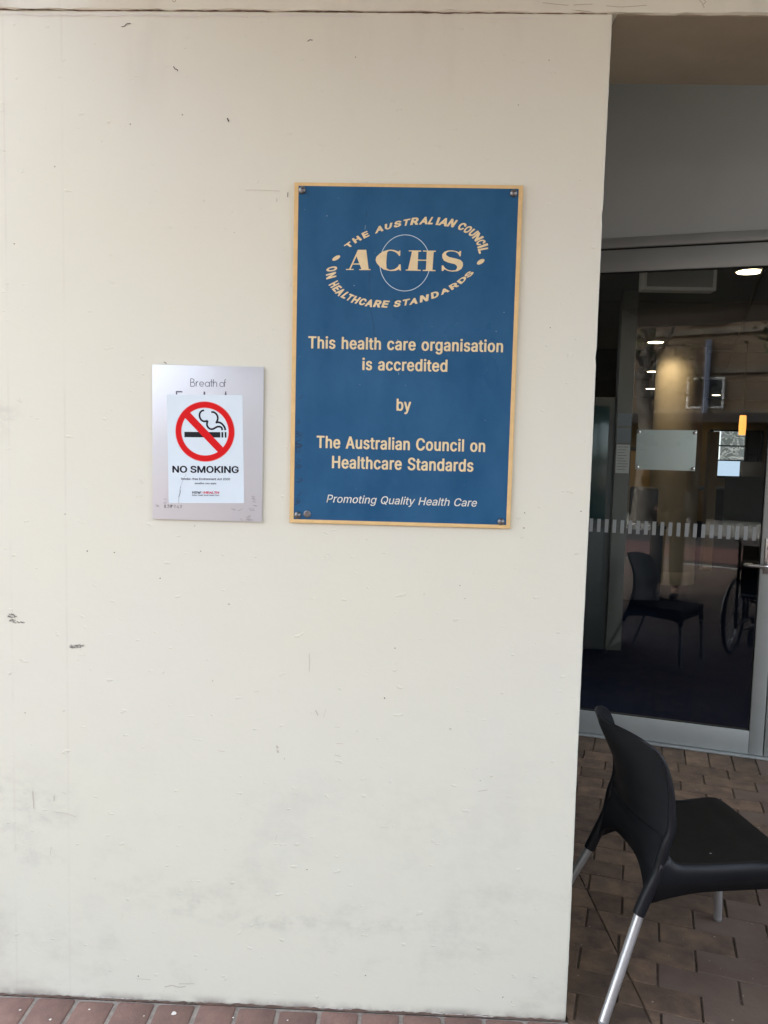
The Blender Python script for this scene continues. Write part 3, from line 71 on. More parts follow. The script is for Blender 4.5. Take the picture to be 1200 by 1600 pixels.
def finish(name, bm, mat, parent=None, smooth=None, loc=None, rz=None):
    me = bpy.data.meshes.new(name)
    bmesh.ops.recalc_face_normals(bm, faces=bm.faces)
    bm.to_mesh(me); bm.free()
    if mat: me.materials.append(mat)
    if smooth is not None:
        for p in me.polygons: p.use_smooth = True
        try: me.set_sharp_from_angle(angle=R(smooth))
        except Exception: pass
    o = bpy.data.objects.new(name, me)
    if loc is not None: o.location = loc
    if rz is not None: o.rotation_euler = (0, 0, rz)
    return link(o, parent)

def add_box(bm, x0, x1, y0, y1, z0, z1, M=None, bev=0, seg=2):
    vs = [bm.verts.new((x, y, z)) for z in (z0, z1) for y in (y0, y1) for x in (x0, x1)]
    f = [(0,2,3,1), (4,5,7,6), (0,1,5,4), (2,6,7,3), (0,4,6,2), (1,3,7,5)]
    fs = [bm.faces.new([vs[i] for i in t]) for t in f]
    if bev:
        es = list({e for a in fs for e in a.edges})
        r = bmesh.ops.bevel(bm, geom=es, offset=bev, segments=seg, affect='EDGES', profile=.5)
        vs = list({v for a in r['faces'] for v in a.verts} | {v for v in vs if v.is_valid})
        # collect the whole island
        todo, seen = list(vs), set(vs)
        while todo:
            v = todo.pop()
            for e in v.link_edges:
                u = e.other_vert(v)
                if u not in seen: seen.add(u); todo.append(u)
        vs = list(seen)
    if M: bmesh.ops.transform(bm, matrix=M, verts=vs)
    return vs

def box(name, x0, x1, y0, y1, z0, z1, mat, parent=None, bev=0, **k):
    bm = bmesh.new(); add_box(bm, x0, x1, y0, y1, z0, z1, bev=bev)
    return finish(name, bm, mat, parent, smooth=40 if bev else None, **k)

def frames(pts, up=Vector((0, 0, 1))):
    out = []
    n = len(pts); prev = None
    for i in range(n):
        t = (pts[min(i+1, n-1)] - pts[max(i-1, 0)]).normalized()
        if prev is None:
            a = up if abs(t.dot(up)) < .95 else Vector((1, 0, 0))
            x = t.cross(a).normalized()
        else:
            x = (prev - t*prev.dot(t)).normalized()
        prev = x
        out.append((x, t.cross(x).normalized()))
    return out

def add_tube(bm, pts, rad, seg=12, cap=True, squash=1.0):
    pts = [Vector(p) for p in pts]
    if not hasattr(rad, '__len__'): rad = [rad]*len(pts)
    fr = frames(pts); rings = []
    for p, r, (x, y) in zip(pts, rad, fr):
        rings.append([bm.verts.new(p + x*math.cos(2*math.pi*k/seg)*r + y*math.sin(2*math.pi*k/seg)*r*squash) for k in range(seg)])
    for a, b in zip(rings, rings[1:]):
        for k in range(seg):
            bm.faces.new((a[k], a[(k+1) % seg], b[(k+1) % seg], b[k]))
    if cap:
        bm.faces.new(rings[0][::-1]); bm.faces.new(rings[-1])
    return rings

def add_lathe(bm, prof, c=(0, 0, 0), seg=24, axis='Z'):
    rings = []
    for r, h in prof:
        ring = []
        for k in range(seg):
            a = 2*math.pi*k/seg
            if axis == 'Z': v = (c[0]+r*math.cos(a), c[1]+r*math.sin(a), c[2]+h)
            elif axis == 'Y': v = (c[0]+r*math.cos(a), c[1]-h, c[2]+r*math.sin(a))
            else: v = (c[0]+h, c[1]+r*math.cos(a), c[2]+r*math.sin(a))
            ring.append(bm.verts.new(v))
        rings.append(ring)
    for a, b in zip(rings, rings[1:]):
        for k in range(seg): bm.faces.new((a[k], a[(k+1) % seg], b[(k+1) % seg], b[k]))
    bm.faces.new(rings[0]); bm.faces.new(rings[-1])

def catmull(P, n=6):
    P = [Vector(p) for p in P]; out = []
    for i in range(len(P)-1):
        a, b, c, d = P[max(i-1, 0)], P[i], P[i+1], P[min(i+2, len(P)-1)]
        for j in range(n):
            t = j/n
            out.append(.5*((2*b)+(c-a)*t+(2*a-5*b+4*c-d)*t*t+(3*b-a-3*c+d)*t**3))
    out.append(P[-1].copy())
    return out

# flat print: shapes = list of [outer, hole, ...] in (x, z); laid at local y
def flat(name, shapes, mat, parent, y=-.0003, scale=1.0):
    bm = bmesh.new()
    for i, loops in enumerate(shapes):
        yy = y - (i % 3)*.00004
        L = [[Vector((p[0]*scale, p[1]*scale, 0)) for p in lp] for lp in loops]
        fl = [v for lp in L for v in lp]
        vs = [bm.verts.new((v.x, yy, v.y)) for v in fl]
        for t in tessellate_polygon(L):
            a, b, c = (fl[k] for k in t)
            if abs((b-a).cross(c-a).z) < 1e-12: continue
            try:
                f = bm.faces.new([vs[k] for k in t])
            except ValueError: continue
    me = bpy.data.meshes.new(name)
    for f in bm.faces:
        f.normal_update()
        if f.normal.y > 0: f.normal_flip()
    bm.to_mesh(me); bm.free(); me.materials.append(mat)
    return link(bpy.data.objects.new(name, me), parent)

def area(lp):
    return .5*sum(lp[i][0]*lp[(i+1) % len(lp)][1]-lp[(i+1) % len(lp)][0]*lp[i][1] for i in range(len(lp)))

def inside(p, lp):
    c = False; j = len(lp)-1
    for i in range(len(lp)):
        if (lp[i][1] > p[1]) != (lp[j][1] > p[1]) and p[0] < (lp[j][0]-lp[i][0])*(p[1]-lp[i][1])/(lp[j][1]-lp[i][1])+lp[i][0]: c = not c
        j = i
    return c

def fatten(lp, wx, wz):
    n = len(lp); out = []
    for i in range(n):                    # font loops run clockwise: the left side is outside
        a, b, c = lp[i-1], lp[i], lp[(i+1) % n]
        d1 = Vector((b[0]-a[0], b[1]-a[1])); d2 = Vector((c[0]-b[0], c[1]-b[1]))
        if d1.length < 1e-9 or d2.length < 1e-9: out.append(b); continue
        d1.normalize(); d2.normalize()
        n1 = Vector((-d1.y, d1.x)); n2 = Vector((-d2.y, d2.x))
        m = n1+n2
        if m.length < .3: m = n1*1.0
        else: m = m/max(m.length_squared/2, .35)
        out.append((b[0]+m.x*wx, b[1]+m.y*wz))
    return out

def group_loops(loops):
    outs = [l for l in loops if area(l) < 0]; holes = [l for l in loops if area(l) >= 0]
    res = [[o] for o in outs]
    for h in holes:
        for g in res:
            if inside(h[0], g[0]): g.append(h); break
    return res

def text_shapes(txt, bl, br, cap, bold=(0, 0), shear=0, track=0, GS=None, z0=0):
    G_ = GS or GL
    """lays txt from bl to br (baseline ends) with the given cap height; same units throughout"""
    wx, wz = bold
    sz = (cap-2*wz)/(509+2*z0)
    adv, x = [], 0
    for ch in txt:
        adv.append(x); x += ((190 if GS else 230) if ch == ' ' else G_[ch][0]) + track
    b0 = min(p[0] for p in G_[txt[0]][1][0]); last = G_[txt[-1]][1]
    b1 = adv[-1] + max(p[0] for l in last for p in l)
    W = math.hypot(br[0]-bl[0], br[1]-bl[1])
    sx = (W-2*wx - shear*cap*0)/(b1-b0)
    a = math.atan2(br[1]-bl[1], br[0]-bl[0]); ca, sa = math.cos(a), math.sin(a)
    out = []
    for ch, ax in zip(txt, adv):
        if ch == ' ': continue
        loops = []
        for l in G_[ch][1]:
            pts = [((p[0]+ax-b0)*sx+wx, (p[1]+z0)*sz+wz) for p in l]
            if wx: pts = fatten(pts, wx, wz)
            loops.append([(bl[0]+(px+shear*pz)*ca-pz*sa, bl[1]+(px+shear*pz)*sa+pz*ca) for px, pz in pts])
        out += group_loops(loops)
    return out

def quad_glyph(ch, Q, bold=16):
    loops = [[tuple(p) for p in l] for l in GB['R'][ch][1]]
    xs = [p[0] for l in loops for p in l]; ys = [p[1] for l in loops for p in l]
    x0, x1, y0, y1 = min(xs), max(xs), min(ys), max(ys)
    if ch == 'I': x0 -= 0; x1 += 0
    bl, br, tl, tr = Q
    out = []
    for l in loops:
        o = []
        for p in l:
            u = (p[0]-x0)/(x1-x0); v = (p[1]-y0)/(y1-y0)
            o.append(tuple((bl[i]*(1-u)+br[i]*u)*(1-v)+(tl[i]*(1-u)+tr[i]*u)*v for i in (0, 1)))
        out.append(o)
    return group_loops(out) if any(area(l) < 0 for l in out) else [[l] for l in out]

def ribbon(pts, wdt, closed=False):
    P = [Vector(p) for p in pts]; n = len(P); A, B = [], []
    for i in range(n):
        a = P[i-1] if (i > 0 or closed) else P[i]
        b = P[(i+1) % n] if (i < n-1 or closed) else P[i]
        t = (b-a).normalized(); m = Vector((-t.y, t.x))*wdt/2
        A.append(tuple(P[i]+m)); B.append(tuple(P[i]-m))
    if closed: return [A, B] if abs(area(A)) > abs(area(B)) else [B, A]
    return [A+B[::-1]]

def smooth2(pts, n=5):
    return [tuple(v) for v in [(p.x, p.y) for p in catmull([(a, b, 0) for a, b in pts], n)]]

def circle(cx, cy, rx, ry, n=64, a0=0, a1=360):
    m = n if a1-a0 >= 360 else n+1
    return [(cx+rx*math.cos(R(a0+(a1-a0)*k/n)), cy+ry*math.sin(R(a0+(a1-a0)*k/n))) for k in range(m)]

# ------------------------------------------------------------------ materials
def mat(name, col, rough=.6, metal=0, spec=.5, noise=0, nscale=8, bump=0, bscale=60, coat=0, col2=None, detail=6, stretch=(1, 1, 1), rand=0, rvar=0):
    m = bpy.data.materials.new(name); m.use_nodes = True
    N, L = m.node_tree.nodes, m.node_tree.links
    p = N['Principled BSDF']
    p.inputs['Base Color'].default_value = (*col, 1); p.inputs['Roughness'].default_value = rough
    p.inputs['Metallic'].default_value = metal; p.inputs['Specular IOR Level'].default_value = spec
    p.inputs['Coat Weight'].default_value = coat; p.inputs['Coat Roughness'].default_value = .15
    tc = N.new('ShaderNodeTexCoord'); mp = N.new('ShaderNodeMapping'); mp.inputs['Scale'].default_value = stretch
    L.new(tc.outputs['Object'], mp.inputs[0])
    out = None
    if noise or col2:
        t = N.new('ShaderNodeTexNoise'); t.inputs['Scale'].default_value = nscale; t.inputs['Detail'].default_value = detail
        t.inputs['Roughness'].default_value = .6
        if rand:
            oi = N.new('ShaderNodeObjectInfo'); ad = N.new('ShaderNodeVectorMath'); ad.operation = 'ADD'
            sc = N.new('ShaderNodeMath'); sc.operation = 'MULTIPLY'; sc.inputs[1].default_value = 37
            L.new(oi.outputs['Random'], sc.inputs[0]); L.new(mp.outputs[0], ad.inputs[0]); L.new(sc.outputs[0], ad.inputs[1])
            L.new(ad.outputs[0], t.inputs['Vector'])
        else:
            L.new(mp.outputs[0], t.inputs['Vector'])
        rp = N.new('ShaderNodeValToRGB')
        c2 = col2 or tuple(c*(1-noise) for c in col)
        rp.color_ramp.elements[0].position = .32; rp.color_ramp.elements[1].position = .68
        rp.color_ramp.elements[0].color = (*c2, 1); rp.color_ramp.elements[1].color = (*col, 1)
        L.new(t.outputs[0], rp.inputs[0]); out = rp.outputs[0]
    if rand:
        oi2 = N.new('ShaderNodeObjectInfo'); mr = N.new('ShaderNodeMapRange')
        mr.inputs[3].default_value = 1-rand; mr.inputs[4].default_value = 1+rand
        hs = N.new('ShaderNodeHueSaturation')
        if out: L.new(out, hs.inputs['Color'])
        else: hs.inputs['Color'].default_value = (*col, 1)
        L.new(oi2.outputs['Random'], mr.inputs[0]); L.new(mr.outputs[0], hs.inputs['Value']); out = hs.outputs[0]
    if out: L.new(out, p.inputs['Base Color'])
    if rvar:
        t3 = N.new('ShaderNodeTexNoise'); t3.inputs['Scale'].default_value = 5; t3.inputs['Detail'].default_value = 5
        L.new(mp.outputs[0], t3.inputs['Vector']); mr3 = N.new('ShaderNodeMapRange')
        mr3.inputs[1].default_value = .3; mr3.inputs[2].default_value = .7
        mr3.inputs[3].default_value = max(rough-rvar, .03); mr3.inputs[4].default_value = rough+rvar
        L.new(t3.outputs[0], mr3.inputs[0]); L.new(mr3.outputs[0], p.inputs['Roughness'])
    if bump:
        t2 = N.new('ShaderNodeTexNoise'); t2.inputs['Scale'].default_value = bscale; t2.inputs['Detail'].default_value = 4
        L.new(mp.outputs[0], t2.inputs['Vector'])
        b = N.new('ShaderNodeBump'); b.inputs['Strength'].default_value = bump; b.inputs['Distance'].default_value = .004
        L.new(t2.outputs[0], b.inputs['Height']); L.new(b.outputs[0], p.inputs['Normal'])
    return m

def emit(name, col, s):
    m = bpy.data.materials.new(name); m.use_nodes = True
    p = m.node_tree.nodes['Principled BSDF']; p.inputs['Base Color'].default_value = (*col, 1)
    p.inputs['Emission Color'].default_value = (*col, 1); p.inputs['Emission Strength'].default_value = s
    return m

def wall_paint():
    m = bpy.data.materials.new('cream_render_paint'); m.use_nodes = True
    N, L = m.node_tree.nodes, m.node_tree.links; p = N['Principled BSDF']
    p.inputs['Roughness'].default_value = .62; p.inputs['Specular IOR Level'].default_value = .35
    g = N.new('ShaderNodeNewGeometry')
    def noise(scale, stretch=(1, 1, 1), det=6, rough=.6):
        mp = N.new('ShaderNodeMapping'); mp.inputs['Scale'].default_value = stretch; L.new(g.outputs['Position'], mp.inputs[0])
        t = N.new('ShaderNodeTexNoise'); t.inputs['Scale'].default_value = scale; t.inputs['Detail'].default_value = det; t.inputs['Roughness'].default_value = rough
        L.new(mp.outputs[0], t.inputs['Vector']); return t.outputs[0]
    def rng(s, a, b, c=0, d=1):
        r = N.new('ShaderNodeMapRange'); r.interpolation_type = 'SMOOTHSTEP'
        for i, v in enumerate((a, b, c, d)): r.inputs[i+1].default_value = v
        L.new(s, r.inputs[0]); return r.outputs[0]
    def mul(a, b):
        r = N.new('ShaderNodeMath'); r.operation = 'MULTIPLY'
        for i, v in enumerate((a, b)):
            if isinstance(v, (int, float)): r.inputs[i].default_value = v
            else: L.new(v, r.inputs[i])
        return r.outputs[0]
    def mix(f, a, b):
        r = N.new('ShaderNodeMix'); r.data_type = 'RGBA'
        if isinstance(f, (int, float)): r.inputs[0].default_value = f
        else: L.new(f, r.inputs[0])
        for i, v in ((6, a), (7, b)):
            if isinstance(v, tuple): r.inputs[i].default_value = (*v, 1)
            else: L.new(v, r.inputs[i])
        return r.outputs[2]
    base = mix(rng(noise(1.3), .35, .65), (.750, .750, .640), (.742, .744, .655))       # faint warm and cool patches
    base = mix(mul(rng(noise(3.2, (1, 1, .8)), .5, .75), .25), base, (.71, .70, .63))
    sep = N.new('ShaderNodeSeparateXYZ'); L.new(g.outputs['Position'], sep.inputs[0]); X, Z = sep.outputs[0], sep.outputs[2]
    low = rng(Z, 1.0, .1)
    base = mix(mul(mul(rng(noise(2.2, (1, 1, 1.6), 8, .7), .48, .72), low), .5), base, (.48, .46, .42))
    # knocks and rub marks where people and trolleys brush the wall
    for cx, cz, rx, rz, s in ((-1.1, .56, .10, .12, .5), (-.97, .56, .07, .07, .45), (-.6, .30, .10, .05, .45), (-.36, .26, .18, .035, .5),
                              (-.08, .26, .22, .025, .45), (.2, .23, .2, .03, .35), (-1.03, .42, .09, .04, .4), (-.26, .6, .3, .1, .12), (-1.12, 1.65, .06, .05, .5), (.1, .5, .2, .2, .15)):
        mp = N.new('ShaderNodeMapping'); mp.vector_type = 'POINT'
        mp.inputs['Location'].default_value = (-cx/rx, 0, -cz/rz); mp.inputs['Scale'].default_value = (1/rx, 0, 1/rz)
        L.new(g.outputs['Position'], mp.inputs[0])
        ln = N.new('ShaderNodeVectorMath'); ln.operation = 'LENGTH'; L.new(mp.outputs[0], ln.inputs[0])
        f = rng(ln.outputs['Value'], 1.5, .1)
        base = mix(mul(mul(f, rng(noise(13, (1, 1, 1.5), 8, .72), .42, .68)), s*.75), base, (.44, .43, .40))
    # grime at the very foot and under the joint
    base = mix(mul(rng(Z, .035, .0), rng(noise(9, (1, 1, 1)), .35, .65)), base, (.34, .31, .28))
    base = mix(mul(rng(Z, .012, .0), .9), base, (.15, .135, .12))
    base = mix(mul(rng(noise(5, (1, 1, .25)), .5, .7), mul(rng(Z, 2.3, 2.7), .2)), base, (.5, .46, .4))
    # fine specks
    v = N.new('ShaderNodeTexVoronoi'); v.inputs['Scale'].default_value = 9; L.new(g.outputs['Position'], v.inputs['Vector'])
    base = mix(mul(mul(rng(v.outputs['Distance'], .022, .012), rng(noise(7), .52, .56)), .75), base, (.16, .13, .11))
    # vertical board marks at the left
    for xx in (-.934, -1.088):
        sb = N.new('ShaderNodeMath'); sb.operation = 'SUBTRACT'; L.new(X, sb.inputs[0]); sb.inputs[1].default_value = xx
        ab = N.new('ShaderNodeMath'); ab.operation = 'ABSOLUTE'; L.new(sb.outputs[0], ab.inputs[0])
        base = mix(mul(mul(rng(ab.outputs[0], .005, .001), rng(noise(2, (1, 1, 2)), .4, .6)), .13), base, (.5, .45, .4))
    L.new(base, p.inputs['Base Color'])
    b1 = N.new('ShaderNodeBump'); b1.inputs['Strength'].default_value = .28; b1.inputs['Distance'].default_value = .006
    L.new(noise(7, (1, 1, 1.25), 3), b1.inputs['Height'])
    b2 = N.new('ShaderNodeBump'); b2.inputs['Strength'].default_value = .10; b2.inputs['Distance'].default_value = .0012
    L.new(noise(110, (.8, 1, 1.1), 4), b2.inputs['Height']); L.new(b1.outputs[0], b2.inputs['Normal'])
    b3 = N.new('ShaderNodeBump'); b3.inputs['Strength'].default_value = .5; b3.inputs['Distance'].default_value = .002
    L.new(rng(noise(42, (.6, 1, 1), 2), .66, .74), b3.inputs['Height']); L.new(b2.outputs[0], b3.inputs['Normal'])
    L.new(b3.outputs[0], p.inputs['Normal'])
    return m

def glass_mat():
    m = bpy.data.materials.new('clear_glass'); m.use_nodes = True
    N, L = m.node_tree.nodes, m.node_tree.links; N.remove(N['Principled BSDF'])
    g = N.new('ShaderNodeNewGeometry'); io = N.new('ShaderNodeMapRange'); io.inputs[3].default_value = 1.52; io.inputs[4].default_value = 1/1.52
    L.new(g.outputs['Backfacing'], io.inputs[0])
    fr = N.new('ShaderNodeFresnel'); L.new(io.outputs[0], fr.inputs[0])
    t = N.new('ShaderNodeBsdfTransparent'); t.inputs[0].default_value = (.84, .87, .86, 1)
    gl = N.new('ShaderNodeBsdfGlossy'); gl.inputs['Roughness'].default_value = 0.0
    mx = N.new('ShaderNodeMixShader'); L.new(fr.outputs[0], mx.inputs[0]); L.new(t.outputs[0], mx.inputs[1]); L.new(gl.outputs[0], mx.inputs[2])
    L.new(mx.outputs[0], N['Material Output'].inputs[0])
    return m

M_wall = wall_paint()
M_beamunder = mat('brown_soffit_shade', (.34, .30, .225), .75, noise=.12, nscale=5, bump=.1, bscale=40)  # shade and warm bounce under the beam put into this brown
M_upper = mat('grey_wall_paint', (.54, .575, .55), .7, noise=.06, nscale=3, bump=.06, bscale=50)
M_alu = mat('satin_aluminium', (.43, .455, .44), .42, metal=.25, noise=.07, nscale=6, rvar=.06)
M_dark = mat('black_gasket', (.012, .012, .013), .6)
M_steel = mat('brushed_steel', (.62, .62, .62), .28, metal=1, rvar=.06)
M_leg = mat('anodised_leg', (.60, .61, .63), .34, metal=.75, noise=.08, nscale=30, rvar=.08)
M_poly = mat('black_polypropylene', (.009, .011, .015), .40, noise=.25, nscale=14, bump=.05, bscale=260, rvar=.07, spec=.34)
M_seat = mat('worn_black_seat', (.013, .013, .013), .6, noise=.3, nscale=20, bump=.08, bscale=240, spec=.2)
M_glass = glass_mat()
M_blue = mat('blue_enamel', (.016, .090, .205), .36, col2=(.032, .124, .258), nscale=7, detail=9, stretch=(1, 1, .6), rvar=.12, spec=.2, bump=.03, bscale=30)
M_gold = mat('gold_border', (.82, .58, .28), .45, spec=.2, noise=.12, nscale=40)
M_cream = mat('cream_print', (.84, .69, .42), .5, spec=.2, noise=.08, nscale=60)
M_pale = mat('pale_print', (.74, .74, .68), .5)
M_ring = mat('silver_print', (.55, .68, .78), .4)
M_screw = mat('dull_screw', (.27, .275, .29), .38, metal=.9, noise=.4, nscale=200)
M_plate = mat('satin_metal_plate', (.66, .69, .74), .38, metal=.35, noise=.05, nscale=2.5, rvar=.08, stretch=(1, 1, .4))
M_plateink = mat('plate_grey_print', (.13, .13, .18), .5, spec=.15)
M_plateink2 = mat('worn_grey_print', (.33, .32, .34), .5)
M_stick = mat('white_vinyl', (.72, .84, .93), .45, noise=.03, nscale=4)
M_red = mat('red_print', (.70, .012, .015), .42, spec=.15)
M_redhalo = mat('pink_print_edge', (.80, .42, .45), .45)
M_ink = mat('black_print', (.012, .014, .025), .45, spec=.15)
M_inksm = mat('small_grey_print', (.10, .11, .15), .5, spec=.15)
M_redsm = mat('small_red_print', (.62, .10, .16), .5)
M_brick_red = mat('red_clay_brick', (.235, .145, .12), .85, col2=(.17, .105, .092), nscale=22, bump=.5, bscale=130, rand=.14)
M_brick = mat('brown_clay_paver', (.205, .136, .088), .82, col2=(.088, .060, .045), nscale=13, bump=.8, bscale=75, rand=.24, detail=9)
M_brickst = mat('brown_clay_paving', (.175, .13, .10), .8, col2=(.12, .08, .062), nscale=5, bump=.4, bscale=90)
M_mortar = mat('grey_mortar', (.38, .345, .31), .95, noise=.35, nscale=60, bump=.6, bscale=200)
M_joint = mat('joint_sand', (.17, .13, .10), .95, noise=.4, nscale=90, bump=.5, bscale=200)
M_scuff = mat('scuff_grey', (.17, .16, .15), .8)
M_mark = mat('dark_mark', (.05, .035, .03), .7)
M_chip_highlight = mat('white_fleck_highlight', (.72, .70, .66), .6)  # white for paint flecks and for the highlight painted below the joint
M_carpet = mat('navy_carpet', (.006, .011, .030), .98, spec=.03, noise=.5, nscale=120, bump=.8, bscale=300)
M_tan = mat('tan_plaster', (.42, .29, .13), .8, noise=.08, nscale=3)
M_col = mat('beige_column', (.38, .31, .22), .7, noise=.06, nscale=4)
M_ceil = mat('dark_ceiling', (.10, .10, .10), .85, noise=.08, nscale=4)
M_charcoal = mat('charcoal_panel', (.035, .037, .04), .5)
M_screen = mat('dark_teal_glass', (.02, .045, .048), .12)
M_white = mat('white_plastic', (.55, .55, .51), .5)
M_film = mat('frosted_film', (.38, .40, .39), .7, noise=.04, nscale=40)
M_board = mat('pale_green_acrylic', (.50, .60, .56), .3, noise=.05, nscale=5, rvar=.08)
M_paper = mat('printed_paper', (.30, .31, .32), .8)
M_asph = mat('asphalt', (.055, .045, .043), .9, noise=.4, nscale=60, bump=.5, bscale=120)
M_redroad = mat('red_paved_lane', (.15, .075, .065), .9, noise=.3, nscale=20)
M_yellow = mat('yellow_line_paint', (.62, .42, .06), .7, noise=.2, nscale=20)
M_kerb = mat('concrete_kerb', (.33, .32, .30), .9, noise=.2, nscale=20)
M_facade = mat('brown_facade_brick', (.27, .19, .12), .85, col2=(.09, .065, .045), nscale=5, stretch=(.5, 1, 5))
M_band = mat('cream_facade_band', (.24, .20, .15), .8, noise=.5, nscale=5)
M_trim = mat('white_window_trim', (.70, .70, .68), .6)
M_winglass = mat('far_window_glass', (.02, .025, .03), .08)
M_awning = mat('dark_awning', (.03, .03, .035), .7)
M_pipe = mat('blue_grey_pipe', (.30, .34, .45), .5)
M_bark = mat('mottled_bark', (.22, .195, .165), .9, col2=(.07, .06, .05), nscale=6, bump=.6, bscale=20)
M_leaf = mat('green_leaf', (.05, .08, .02), .6, noise=.5, nscale=2)
M_soffit = mat('painted_canopy_soffit', (.34, .33, .31), .8, noise=.08, nscale=2)

# ------------------------------------------------------------------ ground
DA = R(16.444)
T = Vector((math.cos(DA), -math.sin(DA), 0))       # along the door, left to right
NI = Vector((math.sin(DA), math.cos(DA), 0))       # into the building
D0 = Vector((.991, 2.283, 0))                      # point on the door line
def dp(s, d=0, z=0): return D0 + T*s + NI*d + Vector((0, 0, z))

g = box('ground', -80, 80, -80, 80, -.40, -.13, M_joint); tag(g, kind='structure')
road = box('road', -60, 60, -11.0, -5.42, -.13, -.112, M_asph); tag(road, kind='structure')
lane = box('road_lane', -60, 60, -8.7, -6.6, -.112, -.108, M_redroad); tag(lane, kind='structure')
kb = box('kerb', -60, 60, -5.42, -5.27, -.13, -.002, M_kerb, bev=.01); tag(kb, kind='structure')
yl = box('road_marking', -60, 60, -5.70, -5.60, -.112, -.107, M_yellow); tag(yl, kind='structure')
fp = box('far_pavement', -60, 60, -14.0, -11.0, -.13, .0, M_kerb); tag(fp, kind='structure')

def clip(poly, a, b, c):       # keep a*x+b*y<=c
    out = []
    for i in range(len(poly)):
        p, q = poly[i], poly[(i+1) % len(poly)]
        dp_, dq = a*p[0]+b*p[1]-c, a*q[0]+b*q[1]-c
        if dp_ <= 0: out.append(p)
        if (dp_ < 0 < dq) or (dq < 0 < dp_):
            t = dp_/(dp_-dq); out.append((p[0]+(q[0]-p[0])*t, p[1]+(q[1]-p[1])*t))
    return out

def add_paver(bm, poly, z0, z1, bev):
    if len(poly) < 3 or abs(area(poly)) < .0006: return False
    if area(poly) < 0: poly = poly[::-1]
    n = len(poly); cx = sum(p[0] for p in poly)/n; cy = sum(p[1] for p in poly)/n
    def inset(d):
        o = []
        for x, y in poly:
            v = Vector((cx-x, cy-y)); L = max(v.length, 1e-6); o.append((x+v.x/L*d*1.3, y+v.y/L*d*1.3))
        return o
    tilt = [random.uniform(-.0006, .0006) for _ in range(2)]
    lv = [(poly, z0), (poly, z1-bev), (inset(bev), z1)]
    rings = [[bm.verts.new((x, y, z+(tilt[0]*(x-cx)+tilt[1]*(y-cy))*6*(z > z0))) for x, y in P] for P, z in lv]
    for a, b in zip(rings, rings[1:]):
        for k in range(n): bm.faces.new((a[k], a[(k+1) % n], b[(k+1) % n], b[k]))
    bm.faces.new(rings[-1])
    return True

pav = box('pavement', -9, 9, -5.27, 2.6, -.13, -.0075, M_joint); tag(pav, kind='structure')
SOLD_Y0, SOLD_Y1 = -.238, -.006
BL_, BW_ = .2345, .1155
# door-aligned running bond, one soldier course at the sill
def bond_bricks():
    rows = []
    # soldier course (bricks end-on to the door)
    for k in range(-14, 40):
        s0 = -.02+k*.1165
        rows.append((s0, s0+.1105, -.236, -.008, 'a'))
    for r in range(0, 68):
        d1 = -.2385 - r*BW_; d0 = d1-BW_+.0022
        off = (.5*BL_ if r % 2 else 0) + random.uniform(-.006, .006) + .055
        for k in range(-22, 24):
            s0 = off+k*BL_
            rows.append((s0, s0+BL_-.0065, d0, d1, 'b'))
    return rows
seam_x = .722
n_ind = 0
stf = bmesh.new()
for s0, s1, d0, d1, kd in bond_bricks():
    P = [dp(s, d) for s, d in ((s0, d0), (s1, d0), (s1, d1), (s0, d1))]
    poly = [(p.x, p.y) for p in P]
    cx = sum(p[0] for p in poly)/4; cy = sum(p[1] for p in poly)/4
    if cy < -5.3 or cy > 2.4 or cx < -6 or cx > 8: continue
    pieces = []
    if cy > -.9 and cx < 1.5:
        a = clip(poly, -1, -.054, -(seam_x+.002)-.0)       # right of the seam
        b = clip(poly, 1, .054, seam_x-.002)
        pieces = [a, b]
    else: pieces = [poly]
    for pc in pieces:
        if len(pc) < 3: continue
        if cy > .38:
            pc = clip(pc, -1, 0, -.44)                     # behind the pier
        elif cy > -.3 and min(p[0] for p in pc) < .5:
            # round the foot of the pier: in front of it the soldier course
            if cx < .6:
                pc2 = clip(pc, -1, 0, -.485)
                pc3 = clip(clip(pc, 1, 0, .483), 0, 1, SOLD_Y0-.004)
                if len(pc3) > 2: add_paver(stf, pc3, -.02, random.uniform(-.001, .0006), .002)
                pc = pc2
        if len(pc) < 3: continue
        pc = clip(pc, 0, 1, 9) if True else pc
        pc = clip(pc, 0, -1, 5.262)
        if len(pc) < 3: continue
        ux = sum(p[0] for p in pc)/len(pc); uy = sum(p[1] for p in pc)/len(pc)
        vis = uy > -.14 and ux > .46 and ux < (.80+(uy)*.57) and uy < 2.3
        top = random.uniform(-.0018, .0014)
        if vis and n_ind < 296:
            bm = bmesh.new()
            if add_paver(bm, [(x-ux, y-uy) for x, y in pc], -.02, top, .0022):
                n_ind += 1
                finish('paver', bm, M_brick, pav, loc=(ux, uy, 0))
            else: bm.free()
        else:
            add_paver(stf, pc, -.02, top, .0022)
st = finish('paving', stf, M_brickst, pav); st['kind'] = 'stuff'
